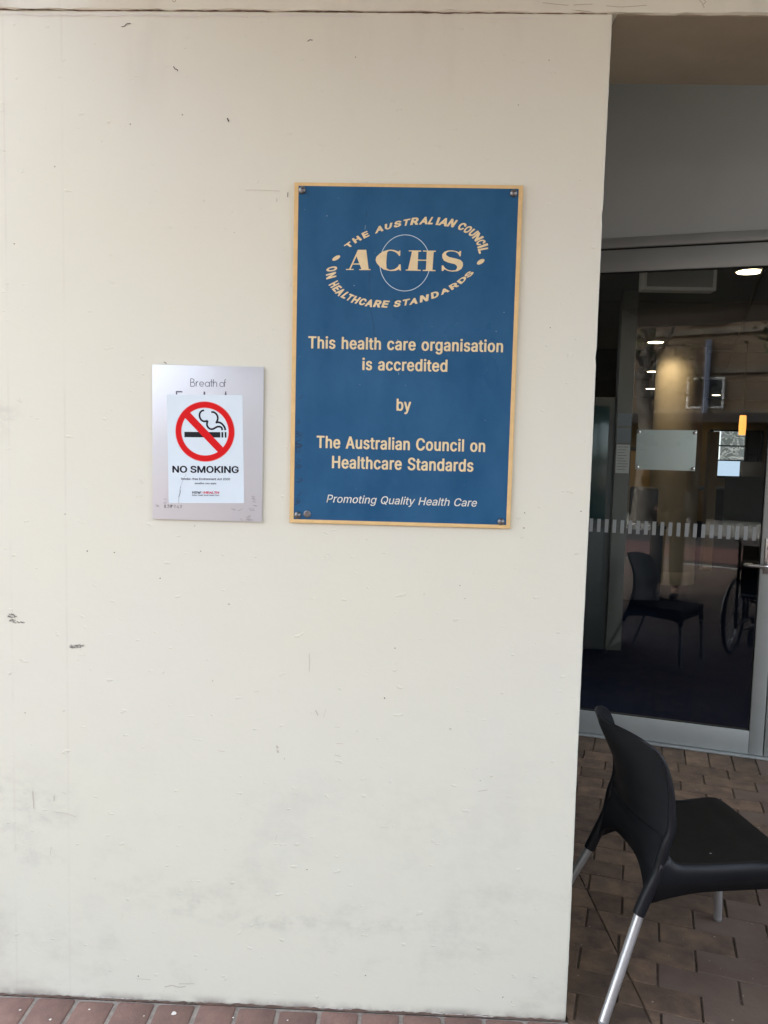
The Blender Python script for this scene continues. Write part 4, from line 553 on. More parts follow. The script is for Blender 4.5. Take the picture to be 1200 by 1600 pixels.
# soldier course of red bricks in grey mortar along the foot of the wall
mo = box('mortar_bed', -3.2, .484, SOLD_Y0-.004, .0, -.02, -.0022, M_mortar, pav)
k = 0
x = -3.19
xs0 = -1.021
while True:
    x0 = xs0 + (k-18)*.1158; x1 = x0+.1040; k += 1
    if x1 > .486: break
    bm = bmesh.new()
    jt = [random.uniform(-.0018, .0018) for _ in range(4)]
    poly = [(x0+jt[0], SOLD_Y0), (x1+jt[1], SOLD_Y0), (x1+jt[2], SOLD_Y1+jt[0]*2), (x0+jt[3], SOLD_Y1+jt[1]*2)]
    ux = (x0+x1)/2; uy = (SOLD_Y0+SOLD_Y1)/2
    poly = [(a-ux, b-uy) for a, b in poly]
    # rounded corners
    q = []
    for i in range(4):
        p = Vector((*poly[i], 0)); a = Vector((*poly[i-1], 0)); b = Vector((*poly[(i+1) % 4], 0)); rr = .007
        pa = p+(a-p).normalized()*rr; pb = p+(b-p).normalized()*rr
        q += [(pa.x, pa.y), ((pa.x+pb.x+p.x)/3, (pa.y+pb.y+p.y)/3), (pb.x, pb.y)]
    add_paver(bm, q, -.02, random.uniform(.0018, .0042), .0035)
    if x0 < -1.4: bm.free(); continue
    finish('red_brick', bm, M_brick_red, pav, smooth=50, loc=(ux, uy, 0))

def fleck(name, cx, cz, r, m, parent, y=-.0004, n=9, squash=1, rot=0, jag=.35):
    pts = []
    for i in range(n):
        a = 2*math.pi*i/n; rr = r*(1+random.uniform(-jag, jag))
        x_, z_ = rr*math.cos(a), rr*math.sin(a)*squash
        pts.append((cx+x_*math.cos(rot)-z_*math.sin(rot), cz+x_*math.sin(rot)+z_*math.cos(rot)))
    return [pts]
# paint drips on the bricks
for cx, cy, r in ((-.620, -.045, .0075), (-.452, -.05, .0028), (-.86, -.045, .003), (-1.05, -.06, .0035), (-.70, -.06, .0022), (-.95, -.09, .004), (-.3, -.05, .0025)):
    bm = bmesh.new(); n = 11
    c = bm.verts.new((0, 0, .0012)); rg = [bm.verts.new((r*(1+random.uniform(-.35, .25))*math.cos(2*math.pi*i/n), r*(1+random.uniform(-.35, .25))*math.sin(2*math.pi*i/n), -.0005)) for i in range(n)]
    for i in range(n): bm.faces.new((c, rg[i], rg[(i+1) % n]))
    finish('paint_drip', bm, M_chip_highlight, pav, smooth=80, loc=(cx, cy, .0045))

# ------------------------------------------------------------------ the rendered wall and the beam
WX0, WX1, WT, WZ = -4.2, .478, .38, 2.6985
bm = bmesh.new()
prof = [(WX0, 0)]
nz = 120
cols = [(WX0, WT), (WX0, 0), (WX1-.006, 0), (WX1-.002, .0016), (WX1, .006), (WX1, WT-.006), (WX1-.006, WT)]
rings = []
for i in range(nz+1):
    z = WZ*i/nz
    j1 = .0007*math.sin(z*5.1)+random.uniform(-.0003, .0003); chip = -.0018*(random.random() < .03)
    ring = []
    for k_, (x_, y_) in enumerate(cols):
        e = 0
        if k_ in (3, 4, 5): e = j1+chip*(k_ == 3 or k_ == 4)
        if k_ == 2: e = chip+random.uniform(-.0008, .0004)
        ring.append(bm.verts.new((x_+e, y_-(chip*.5 if k_ == 3 else 0), z)))
    rings.append(ring)
for a, b in zip(rings, rings[1:]):
    n = len(cols)
    for k_ in range(n): bm.faces.new((a[k_], a[(k_+1) % n], b[(k_+1) % n], b[k_]))
bm.faces.new(rings[0]); bm.faces.new(rings[-1])
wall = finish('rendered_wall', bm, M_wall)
tag(wall, 'cream painted rendered wall with scuffs, standing between the brick edging and the beam', 'wall')

def ragged_line(z, x0, x1, wdt, amp, step=.012, jag=.5):
    a, b = [], []
    x_ = x0; d = 0
    while x_ < x1:
        d = d*.85+random.uniform(-amp, amp); ww = wdt*(1+random.uniform(-jag, jag))
        a.append((x_, z+d+ww/2)); b.append((x_, z+d-ww/2)); x_ += step
    return a+b[::-1]
M_jline = mat('brown_joint_dirt', (.22, .15, .12), .85, noise=.5, nscale=9)
# dirt-filled joint line, a painted pale highlight below it and small marks, each a part of the wall
bm_beam = bmesh.new()
add_box(bm_beam, -4.2, 3.4, -.007, .383, 2.7015, 3.10, bev=.003)
for v in bm_beam.verts:
    v.co.z += .0006*math.sin(v.co.x*3)
bmesh.ops.subdivide_edges(bm_beam, edges=[e for e in bm_beam.edges if abs(e.verts[0].co.x-e.verts[1].co.x) > 5], cuts=260)
for v in bm_beam.verts:
    if v.co.z < 2.712 and v.co.y < 0: v.co.z += random.uniform(-.0022, .0018); v.co.y += random.uniform(-.0012, .0012)
beam = finish('concrete_beam', bm_beam, M_wall, smooth=50)
tag(beam, 'cream painted concrete beam with cracked paint running across above the wall and entrance', 'beam')
so_ = box('soffit_shade_sheet', .49, 3.39, .004, .380, 2.6985, 2.7010, M_beamunder, beam)  # thin sheet added to carry the painted shade of the beam's underside
flat('joint_line', [[ragged_line(2.7000, -1.6, .47, .0034, .0006, jag=.6)]], M_jline, wall, y=-.0012)
flat('joint_highlight', [[ragged_line(2.689, -1.5, -.15, .0035, .0012, jag=.95)], [ragged_line(2.6885, .1, .3, .0025, .0012, jag=.95)]], M_chip_highlight, wall, y=-.0012)  # highlight under the joint, painted as pale ragged strips
M_faint0 = mat('crack_brown', (.34, .28, .22), .85)  # brown of the crack lines in the beam's paint
flat('beam_crack', [ribbon(smooth2([(.30, 2.722), (.36, 2.7165), (.42, 2.719), (.465, 2.715), (.50, 2.713), (.56, 2.7175)], 6), .0010),
    ribbon([(.69, 2.745), (.694, 2.737), (.690, 2.730), (.697, 2.724), (.703, 2.712)], .0010), ribbon([(.70, 2.733), (.706, 2.727), (.70, 2.72)], .0012),
    ribbon([(.55, 2.735), (.558, 2.739), (.566, 2.734)], .0010), ribbon([(-1.1, 2.715), (-1.095, 2.73), (-1.093, 2.745)], .002),
    [circle(-.637, 2.722, .0045, .0045, 14), circle(-.637, 2.722, .0032, .0032, 14)]], M_faint0, beam, y=-.0075)
base_crack = [[ragged_line(.004, -1.6, .47, .006, .0012, jag=.9)]]
flat('foot_crack', base_crack, M_jline, wall, y=-.0012)
flat('foot_paint_chip', [[ragged_line(.0085, a, b, .0018, .0008, .006, .95)] for a, b in ((-.87, -.75), (-.22, -.12), (-.02, .02), (.1, .28))], M_chip_highlight, wall, y=-.0018)

sq = lambda pts, wdt: ribbon(smooth2(pts, 4), wdt)
flat('black_squiggle', [sq([(-.776, 2.660), (-.768, 2.661), (-.762, 2.667), (-.752, 2.668)], .0018),
    sq([(-.640, 2.563), (-.637, 2.557), (-.631, 2.555), (-.629, 2.551)], .0022), sq([(-.499, 2.436), (-.497, 2.430), (-.495, 2.427)], .003),
    sq([(-.294, 2.627), (-.288, 2.631), (-.281, 2.630)], .0018), ribbon([(-.339, 2.251), (-.3395, 2.239)], .0016),
    sq([(-.665, 1.808), (-.660, 1.806), (-.658, 1.802)], .0014)], M_mark, wall, y=-.0012)
sc = []
for cx, cz, W_, H_, n in ((-1.090, 1.108, .016, .010, 16), (-1.088, 1.094, .012, .006, 8), (-1.069, 1.092, .016, .003, 7), (-.910, 1.0285, .030, .006, 22)):
    for i in range(n):
        x_ = cx+random.uniform(-W_, W_)/1.6; z_ = cz+random.uniform(-H_, H_)/1.6; l = random.uniform(.003, .009)
        a = random.uniform(-.9, .9)
        sc.append(ribbon([(x_, z_), (x_+l*math.cos(a), z_+l*math.sin(a)*.7), (x_+l*1.4*math.cos(a), z_-.001)], random.uniform(.0007, .0016)))
flat('scratched_patch', sc, M_scuff, wall, y=-.0012)
sp = []
for i in range(36):
    sp.append(fleck('', random.uniform(-1.12, .46), random.uniform(.04, 2.66), random.choice((.0011, .0014, .0019, .0024))*1.0, None, None, squash=random.uniform(.5, 1), rot=random.uniform(0, 3)))
flat('speck', sp, M_mark, wall, y=-.0012)
sm_ = [sq([(-.349+dx_, .768-dy_), (-.346+dx_, .760-dy_)], .005) for dx_, dy_ in ((0, 0), (.002, .012))]
sm_ += [ribbon([(-.185, .781), (-.165, .780)], .0012), ribbon([(-.188, .748), (-.172, .744)], .0018), ribbon([(-.262, .98), (-.262, 1.01), (-.263, 1.03)], .0014),
        sq([(-.243, .872), (-.238, .862), (-.236, .858)], .003), sq([(-.974, .60), (-.974, .585)], .003), ribbon([(-.98, .553), (-.94, .550), (-.91, .540)], .0012),
        ribbon([(-1.035, .61), (-1.032, .56)], .0025), sq([(-.66, .048), (-.64, .054), (-.62, .050), (-.60, .053)], .003), ribbon([(-.62, .06), (-.575, .0625)], .0022),
        ribbon([(-.74, .07), (-.70, .0685)], .0014), ribbon([(-.45, 2.255), (-.42, 2.256), (-.36, 2.254)], .0012), ribbon([(.21, .66), (.235, .665)], .0018), ribbon([(.125, .835), (.13, .831)], .004)]
for i in range(8):
    x_, z_ = random.uniform(-1.1, .44), random.uniform(.05, 1.1)**1.3
    l = random.uniform(.006, .03); a = random.choice((0, 0, 1.5, 1.2, .2))+random.uniform(-.2, .2)
    sm_.append(ribbon([(x_, z_), (x_+l*math.cos(a), z_+l*math.sin(a))], random.uniform(.0005, .0013)))
M_faint = mat('faint_scuff', (.56, .53, .47), .8)
flat('scuff', sm_, M_faint, wall, y=-.0012)

# ------------------------------------------------------------------ alcove: side wall, ceiling, wall over the door
up = empty('upper_wall', tuple(D0), -DA)
tag(up, 'plain grey wall above the aluminium door header inside the entrance recess', 'wall')
box('wall_panel', -1.4, 3.2, 0, .2, 2.735, 3.72, M_upper, up)
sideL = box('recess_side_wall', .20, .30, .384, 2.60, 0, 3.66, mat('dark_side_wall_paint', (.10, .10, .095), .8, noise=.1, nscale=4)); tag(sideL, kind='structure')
ac = box('recess_ceiling', .20, 3.4, .384, 2.65, 3.66, 3.72, M_upper); tag(ac, kind='structure')
bw = box('beam_upstand', -4.2, 3.4, .0, .38, 3.104, 3.72, M_upper); tag(bw, kind='structure')
# the recess's far side wall, out of frame to the right
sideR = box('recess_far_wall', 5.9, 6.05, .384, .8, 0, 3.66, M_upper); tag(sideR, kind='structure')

# ------------------------------------------------------------------ glazed entrance doors
df = empty('door_surround', tuple(D0), -DA)
tag(df, 'satin aluminium door surround with header strip above the glazed entrance doors', 'door surround')
box('header', -1.2, 3.0, -.012, .10, 2.684, 2.7345, M_alu, df, bev=.002)
box('header_joint', -1.2, 3.0, .006, .09, 2.6765, 2.6835, M_dark, df)
box('sill_track', -1.2, 3.0, -.025, .09, 0, .010, M_alu, df, bev=.003)
box('jamb', -.32, -.255, -.006, .10, .011, 2.676, M_alu, df, bev=.002)

def door_leaf(name, s0, s1, label, stile0=.075, stile1=.070, dashes=True, handle=True, ztop=2.674):
    t = empty(name, tuple(dp(s0)), -DA); tag(t, label, 'glazed door', 'glazed entrance doors')
    W_ = s1-s0
    box('stile', 0, stile0, 0, .045, .014, ztop, M_alu, t, bev=.0015)
    box('stile', W_-stile1, W_, 0, .045, .014, ztop, M_alu, t, bev=.0015)
    box('top_rail', stile0+.0006, W_-stile1-.0006, .001, .044, 2.560, ztop, M_alu, t, bev=.001)
    box('bottom_rail', stile0+.0006, W_-stile1-.0006, .001, .044, .014, .138, M_alu, t, bev=.001)
    a, b = stile0, W_-stile1
    gk = bmesh.new()
    for x0, x1, z0, z1 in ((a, b, .138, .1435), (a, b, 2.5545, 2.560), (a, a+.005, .1435, 2.5545), (b-.005, b, .1435, 2.5545)):
        add_box(gk, x0+.0003, x1-.0003, .012, .032, z0+.0003, z1-.0003)
    finish('gasket', gk, M_dark, t)
    p = box('glass_pane', a+.003, b-.003, .018, .026, .142, 2.556, M_glass, t)
    if dashes:
        k = 0
        for i in range(-40, 40):
            s = .0145+i*.0414
            if s-.0095 < s0+a+.01 or s+.0095 > s0+b-.005: continue
            fm = bmesh.new()
            x = s-s0; z0 = 1.153+ .0; z1 = 1.226
            vs = [fm.verts.new(v) for v in ((x-.0100, .0172, z0), (x+.0092, .0172, z0), (x+.0100, .0172, z1), (x-.0092, .0172, z1))]
            fm.faces.new(vs); finish('safety_stripe', fm, M_film, t)
    return t

leaf = door_leaf('entrance_door', -.250, .9475, 'glazed aluminium door with white dash stripes and steel lever handle beside the cream wall')
leaf2 = door_leaf('entrance_door', .953, 2.15, 'neighbouring glazed aluminium door leaf cut off by the right edge of the photo')
# lever handle and lock plate on the meeting stile
hx = .9475+.250
lp = box('lock_plate', hx-.052, hx-.018, -.006, .0, .985, 1.172, M_steel, leaf, bev=.002)
bm = bmesh.new()
z_ = 1.030
add_tube(bm, catmull([(hx-.035, -.006, z_), (hx-.035, -.040, z_), (hx-.046, -.056, z_), (hx-.075, -.058, z_), (hx-.125, -.058, z_), (hx-.142, -.052, z_), (hx-.146, -.036, z_), (hx-.138, -.022, z_), (hx-.11, -.018, z_)], 5), .0085, 14)
finish('lever_handle', bm, M_steel, leaf, smooth=50)
bm = bmesh.new(); add_lathe(bm, [(.009, 0), (.009, .004), (.006, .006)], (hx-.035, -.006, 1.12), 16, 'Y'); finish('key_cylinder', bm, M_steel, leaf, smooth=40)

# acrylic board on the glass
bd = empty('acrylic_notice_board', tuple(dp(.383, -.006, 1.6135)), -DA)
tag(bd, 'blank pale green notice board held on the glass door by four round studs', 'notice board')
box('board', -.151, .151, -.006, 0, -.1065, .1065, M_board, bd, bev=.001)
for sx_, sz_ in ((-1, 1), (1, 1), (-1, -1), (1, -1)):
    bm = bmesh.new(); add_lathe(bm, [(.0085, -.024), (.0085, .004), (.006, .0065), (.001, .007)], (sx_*.140, -.006, sz_*.094), 18, 'Y')
    finish('stud', bm, M_steel, bd, smooth=40)
flat('ghost_mark', [ribbon([(-.145, .0), (-.10, .001)], .001)], M_film, bd, y=-.0066)

# ------------------------------------------------------------------ plaque
PX, PZ = -.3215, 1.388
pq = empty('accreditation_plaque', (PX, -.0035, PZ)); tag(pq, 'blue accreditation plaque with gold border and lettering, screwed to the cream wall', 'plaque')
c4 = lambda L: [(x*1e-4, z*1e-4) for x, z in L]
PW, PH = .5905, .8868
box('backing_plate', 0, PW, -.0042, -.0002, 0, PH, M_gold, pq, bev=.0006)
bx0, bx1, bz0, bz1 = .0105, .5800, .0092, .8785
box('blue_panel', bx0, bx1, -.0047, -.0040, bz0, bz1, M_blue, pq)
flat('border', [[[(.0012, .0012), (PW-.0012, .0012), (PW-.0012, PH-.0012), (.0012, PH-.0012)], [(bx0+.0008, bz0+.0008), (bx1-.0008, bz0+.0008), (bx1-.0008, bz1-.0008), (bx0+.0008, bz1-.0008)]]], M_gold, pq, y=-.0052)
k4 = 1e-4
YP = -.0051
def line(name, txt, bl, br, cap, bold, mt, shear=0, track=0):
    B_ = bold is bo
    sh = text_shapes(txt, (bl[0]*k4, bl[1]*k4), (br[0]*k4, br[1]*k4), cap*k4, (0, 0) if B_ else bold, shear, track, GB['B'] if B_ else None, 12 if B_ else 0)
    return flat(name, sh, mt, pq, y=YP)
bo = (.0019, .0010)
line('lettering', 'This health care organisation', (430, 4089+538), (5540, 4627), 317, bo, M_cream, track=24)
line('lettering', 'is accredited', (1872, 4092), (4105, 4092), 317, bo, M_cream, track=24)
line('lettering', 'by', (2796, 3051), (3180, 3051), 316, bo, M_cream, track=24)
line('lettering', 'The Australian Council on', (695, 2019), (5166, 2017), 326, bo, M_cream, track=24)
line('lettering', 'Healthcare Standards', (1116, 1491), (4874, 1490), 332, bo, M_cream, track=24)
line('tagline', 'Promoting Quality Health Care', (987, 575), (4980, 566), 208, (.00022, .0002), M_pale, shear=.21)
ring_t = []
for e in LOGO['ring'][:20]: ring_t += quad_glyph(e[0], [(a*k4, b*k4) for a, b in e[1:]], 30)
flat('logo_lettering', ring_t, M_cream, pq, y=YP)
ring_b = []
for e in LOGO['ring'][20:]: ring_b += quad_glyph(e[0], [(a*k4, b*k4) for a, b in e[1:]], 30)
flat('logo_lettering', ring_b, M_cream, pq, y=YP)
flat('logo_circle', [[circle(.2920, .6868, .0662, .0722, 90), circle(.2920, .6868, .0645, .0705, 90)]], M_ring, pq, y=YP+.0002)
for ch in 'ACHS':
    flat('logo_letter', [[c4(pl)] for pl in LOGO['polys'][ch]], M_cream, pq, y=YP-.0001)
for D in LOGO['dots']:
    (ax, az), (bx_, bz_), (cx_, cz_) = c4(D)
    # ellipse: centre a, long axis to b, short axis towards c
    ux, uz = bx_-ax, bz_-az; vx, vz = (cx_-ax)*.75, (cz_-az)*.75
    flat('logo_dot', [[[(ax+ux*math.cos(t_)+vx*math.sin(t_), az+uz*math.cos(t_)+vz*math.sin(t_)) for t_ in [2*math.pi*i/28 for i in range(28)]]]], M_cream, pq, y=YP)
flat('hairline_crack', [ribbon(c4([(1890, 8180), (1900, 8080), (1875, 7990)]), .0009)], mat('crack_blue_short', (.012, .04, .09), .5), pq, y=-.0049)
flat('hairline_crack', [ribbon(c4([(2003, 6721), (2008, 6560), (2005, 6410), (2018, 6160), (2032, 5943), (2050, 5760), (2077, 5579), (2105, 5430), (2138, 5266), (2150, 5110), (2167, 4952)]), .0009),
    ], mat('crack_blue', (.012, .04, .09), .5), pq, y=-.0049)
fl = []
for i in range(26):
    fl.append(fleck('', random.uniform(.02, .57), random.uniform(.02, .86), random.choice((.0006, .0009, .0013)), None, None, rot=random.uniform(0, 3), squash=.6))
fl += [ribbon([(.208+.075, .405), (.2835, .399)], .0008), ribbon([(.186, .77), (.187, .781)], .0006)]
KS = []
flat('chipped_fleck', fl, mat('pale_fleck', (.45, .52, .58), .5), pq, y=-.0049)
dk = [ribbon(smooth2([(.012+random.uniform(0, .018), z0), (.014+random.uniform(0, .02), z0-.006), (.012+random.uniform(0, .014), z0-.012)], 3), random.uniform(.0008, .002)) for z0 in [random.uniform(.05, .36) for _ in range(26)]]
flat('edge_scratch', dk, mat('dark_scratch', (.012, .035, .085), .5), pq, y=-.0049)
for i, (sx_, sz_) in enumerate(((210, 8662), (5662, 8660), (218, 213), (5650, 183), (475, 247))):
    bm = bmesh.new(); a = sx_*k4; b = sz_*k4
    if i < 4: add_lathe(bm, [(.0098, 0), (.0098, .0012), (.0088, .0042), (.0062, .0068), (.003, .0080), (.0004, .0084)], (a, -.0047, b), 20, 'Y')
    else: add_lathe(bm, [(.0098, 0), (.0096, .0022), (.0070, .0032), (.0068, .0018), (.0004, .0015)], (a, -.0047, b), 20, 'Y')
    sc_ = finish('screw', bm, M_screw, pq, smooth=60)
    if i == 4: sc_['label'] = 'flat washer-like plug screw'

# ------------------------------------------------------------------ metal plate and sticker
mp_ = empty('metal_plate_sign', (-.6965, -.0025, 1.387)); tag(mp_, 'lilac-grey metal plate sign reading Breath of, half covered by the no smoking sticker', 'sign')
plt = box('plate', .0025, .3004, -.0038, -.0004, .0005, .4128, M_plate, mp_, bev=.0005)
k = k4
# thin geometric lettering drawn with strokes: Breath of
bz = .3582; h = .0195; xh = .0125; sw = .0016
st_ = []
def stk(pts, cv=False, w=sw): st_.append(ribbon(smooth2(pts, 5) if cv else pts, w))
def ring_(cx, cz, r, a0=0, a1=360, n=20):
    if a1-a0 >= 360: st_.append([circle(cx, cz, r+sw/2, r+sw/2, n), circle(cx, cz, r-sw/2, r-sw/2, n)])
    else: st_.append(ribbon(circle(cx, cz, r, r, n, a0, a1), sw))
x = .1053
stk([(x, bz), (x, bz+h)]); stk([(x, bz+h), (x+.006, bz+h), (x+.0095, bz+h*.8), (x+.006, bz+h*.56), (x, bz+h*.55)], True)
stk([(x+.004, bz+h*.56), (x+.010, bz+h*.45), (x+.0115, bz+h*.26), (x+.008, bz), (x, bz)], True)
x = .1205; stk([(x, bz), (x, bz+xh)]); stk([(x, bz+xh*.6), (x+.002, bz+xh*.92), (x+.0055, bz+xh)], True)
r_ = xh/2
x = .1352; ring_(x, bz+r_, r_-.0005, 0, 320); stk([(x-r_+.001, bz+r_), (x+r_-.0005, bz+r_)])
x = .1502; ring_(x, bz+r_, r_-.0005); stk([(x+r_-.0002, bz), (x+r_-.0002, bz+xh)])
x = .1612; stk([(x, bz+h), (x, bz+.001), (x+.002, bz)]); stk([(x-.0032, bz+xh), (x+.0036, bz+xh)])
x = .1665; stk([(x, bz), (x, bz+h)]); stk([(x, bz+xh*.55), (x+.002, bz+xh*.92), (x+.0055, bz+xh), (x+.0082, bz+xh*.85), (x+.009, bz+xh*.55), (x+.009, bz)], True)
x = .1892; ring_(x, bz+r_, r_-.0005)
x = .1966; stk([(x, bz), (x, bz+h*.8), (x+.0012, bz+h*.97), (x+.0036, bz+h)], True); stk([(x-.0022, bz+xh), (x+.0036, bz+xh)])
flat('lettering', st_, M_plateink, mp_, y=-.0041)
# tops of the big letters that stick out over the sticker (the rest is covered)
for lt in ([(.0660, .3300), (.0695, .3300), (.0695, .3415), (.0832, .3415), (.0832, .3448), (.0660, .3448)],
    [(.1404, .3300), (.1446, .3300), (.1446, .3447), (.1404, .3447)], [(.1955, .3300), (.2035, .3300), (.2008, .3468), (.1988, .3468)]):
    flat('covered_letter', [[lt]], M_plateink, mp_, y=-.0041)
sh = text_shapes('137848', (.0348, .0317), (.0842, .0316), .0091, (.0002, .0002))
sh = [s for s in sh]
flat('lettering', sh, M_plateink2, mp_, y=-.0041)
wr = []
for (cx, cz, W_, H_, n) in ((.0385, .0500, .009, .008, 9), (.2745, .062, .004, .007, 10), (.278, .048, .004, .006, 8), (.246, .0335, .03, .004, 12), (.014, .038, .006, .003, 5), (.256, .006, .02, .0015, 12), (.262, .014, .006, .003, 6)):
    for i in range(n):
        x_ = cx+random.uniform(-W_, W_); z_ = cz+random.uniform(-H_, H_); wr.append(ribbon(smooth2([(x_, z_), (x_+random.uniform(.001, .006), z_+random.uniform(-.002, .002)), (x_+random.uniform(.002, .009), z_+random.uniform(-.002, .003))], 3), random.uniform(.0004, .0009)))
flat('worn_print', wr, M_plateink2, mp_, y=-.0041)

sk = empty('no_smoking_sticker', (-.6965, -.0065, 1.387)); tag(sk, 'pale blue no smoking sticker with red prohibition circle stuck on the metal plate', 'sticker')
bm = bmesh.new()
nx_, nz_ = 10, 14
Qd = ((.0474, .0453), (.2520, .0502), (.0417, .3353), (.2446, .3378))
grid = {}
for i in range(nx_+1):
    for j in range(nz_+1):
        u, v = i/nx_, j/nz_
        xx = (Qd[0][0]*(1-u)+Qd[1][0]*u)*(1-v)+(Qd[2][0]*(1-u)+Qd[3][0]*u)*v
        zz = (Qd[0][1]*(1-u)+Qd[1][1]*u)*(1-v)+(Qd[2][1]*(1-u)+Qd[3][1]*u)*v
        grid[i, j] = bm.verts.new((xx, -.0003-(.0012 if (u > .9 and v < .08) else 0), zz))
for i in range(nx_):
    for j in range(nz_): bm.faces.new((grid[i, j], grid[i+1, j], grid[i+1, j+1], grid[i, j+1]))
r = bmesh.ops.extrude_face_region(bm, geom=bm.faces[:])
for e in r['geom']:
    if isinstance(e, bmesh.types.BMVert): e.co.y += .0003
finish('vinyl_sheet', bm, M_stick, sk)
YS = -.00045
cx, cz = .1448, .2388
R1x, R1z, R2x, R2z = .0788, .0791, .0640, .0638
flat('red_circle_edge', [[circle(cx, cz, R1x+.0016, R1z+.0016, 80), circle(cx, cz, R2x-.0010, R2z-.0010, 80)]], M_redhalo, sk, y=YS-.00005)
flat('cigarette', [[[(.0895, .2229), (.1864, .2243), (.1861, .2385), (.0893, .2371)]], [[(.1893, .2243), (.1943, .2244), (.1940, .2388), (.1890, .2387)]], [[(.1983, .2244), (.2028, .2245), (.2025, .2391), (.1979, .2390)]]], mat('black_print_cigarette', (.018, .02, .026), .45, spec=.15), sk, y=YS-.0001)
s1 = c4([(1421, 2954), (1356, 2934), (1310, 2878), (1300, 2810), (1320, 2735), (1370, 2680), (1442, 2660), (1516, 2684)])
s1b = c4([(1520, 2684), (1500, 2600), (1515, 2530), (1573, 2472), (1648, 2460), (1713, 2490), (1778, 2525), (1850, 2530), (1898, 2500), (1911, 2438)])
s2 = c4([(1614, 2909), (1673, 2912), (1739, 2872), (1784, 2800), (1786, 2715), (1752, 2640)]); s2b = c4([(1733, 2632), (1806, 2645), (1885, 2620), (1950, 2555), (1982, 2500), (1995, 2440)])
flat('smoke_wisp', [ribbon(smooth2(s1, 5), .0048), ribbon(smooth2(s1b, 5), .0048)], M_ink, sk, y=YS-.0001)
flat('smoke_wisp', [ribbon(smooth2(s2, 5), .0048), ribbon(smooth2(s2b, 5), .0048)], M_ink, sk, y=YS-.0001)
flat('red_circle', [[circle(cx, cz, R1x, R1z, 90), circle(cx, cz, R2x, R2z, 90)]], M_red, sk, y=YS-.0003)
flat('red_bar', [[c4([(1030, 2900), (890, 2760), (1810, 1840), (1960, 1960)])]], M_red, sk, y=YS-.00025)
def sline(name, txt, bl, br, cap, bold, mt, shear=0):
    return flat(name, text_shapes(txt, (bl[0]*k4, bl[1]*k4), (br[0]*k4, br[1]*k4), cap*k4, bold, shear), mt, sk, y=YS-.0001)
flat('title', text_shapes('NO SMOKING', (.0572, .1272), (.2367, .1306), .0184, GS=GB['N'], z0=20), M_ink, sk, y=YS-.0001)
sline('small_print', 'Smoke-free Environment Act 2000', (808, 1082), (2135, 1108), 60, (.00028, .0002), M_inksm)
sline('small_print', 'penalties may apply', (1182, 981), (1765, 992), 44, (.00022, .00016), M_inksm)
sline('logo_text', 'NSW', (1108, 722), (1350, 726), 64, (.0005, .0003), M_inksm)
sline('logo_text', 'H', (1358, 726), (1412, 727), 64, (.0001, .0001), mat('light_red_print', (.6, .3, .36), .5), .25)
sline('logo_text', 'HEALTH', (1425, 727), (1835, 734), 64, (.0007, .0004), M_redsm, .22)
sline('small_print', 'Better Health Good Health Care', (1108, 664), (1842, 681), 34, (.0002, .00012), M_inksm)
flat('tear', [ribbon(c4([(942, 1260), (925, 1200), (886, 1137), (840, 1024), (800, 930), (784, 873)]), .0005), ribbon(c4([(800, 900), (784, 850), (775, 780)]), .0010), ribbon(c4([(790, 800), (775, 705), (760, 660), (747, 611)]), .0018), ribbon(c4([(752, 620), (746, 540), (744, 461)]), .0008)], mat('tear_line', (.18, .22, .28), .6), sk, y=YS-.0001)  # grey-blue lines drawn along the tear in the vinyl

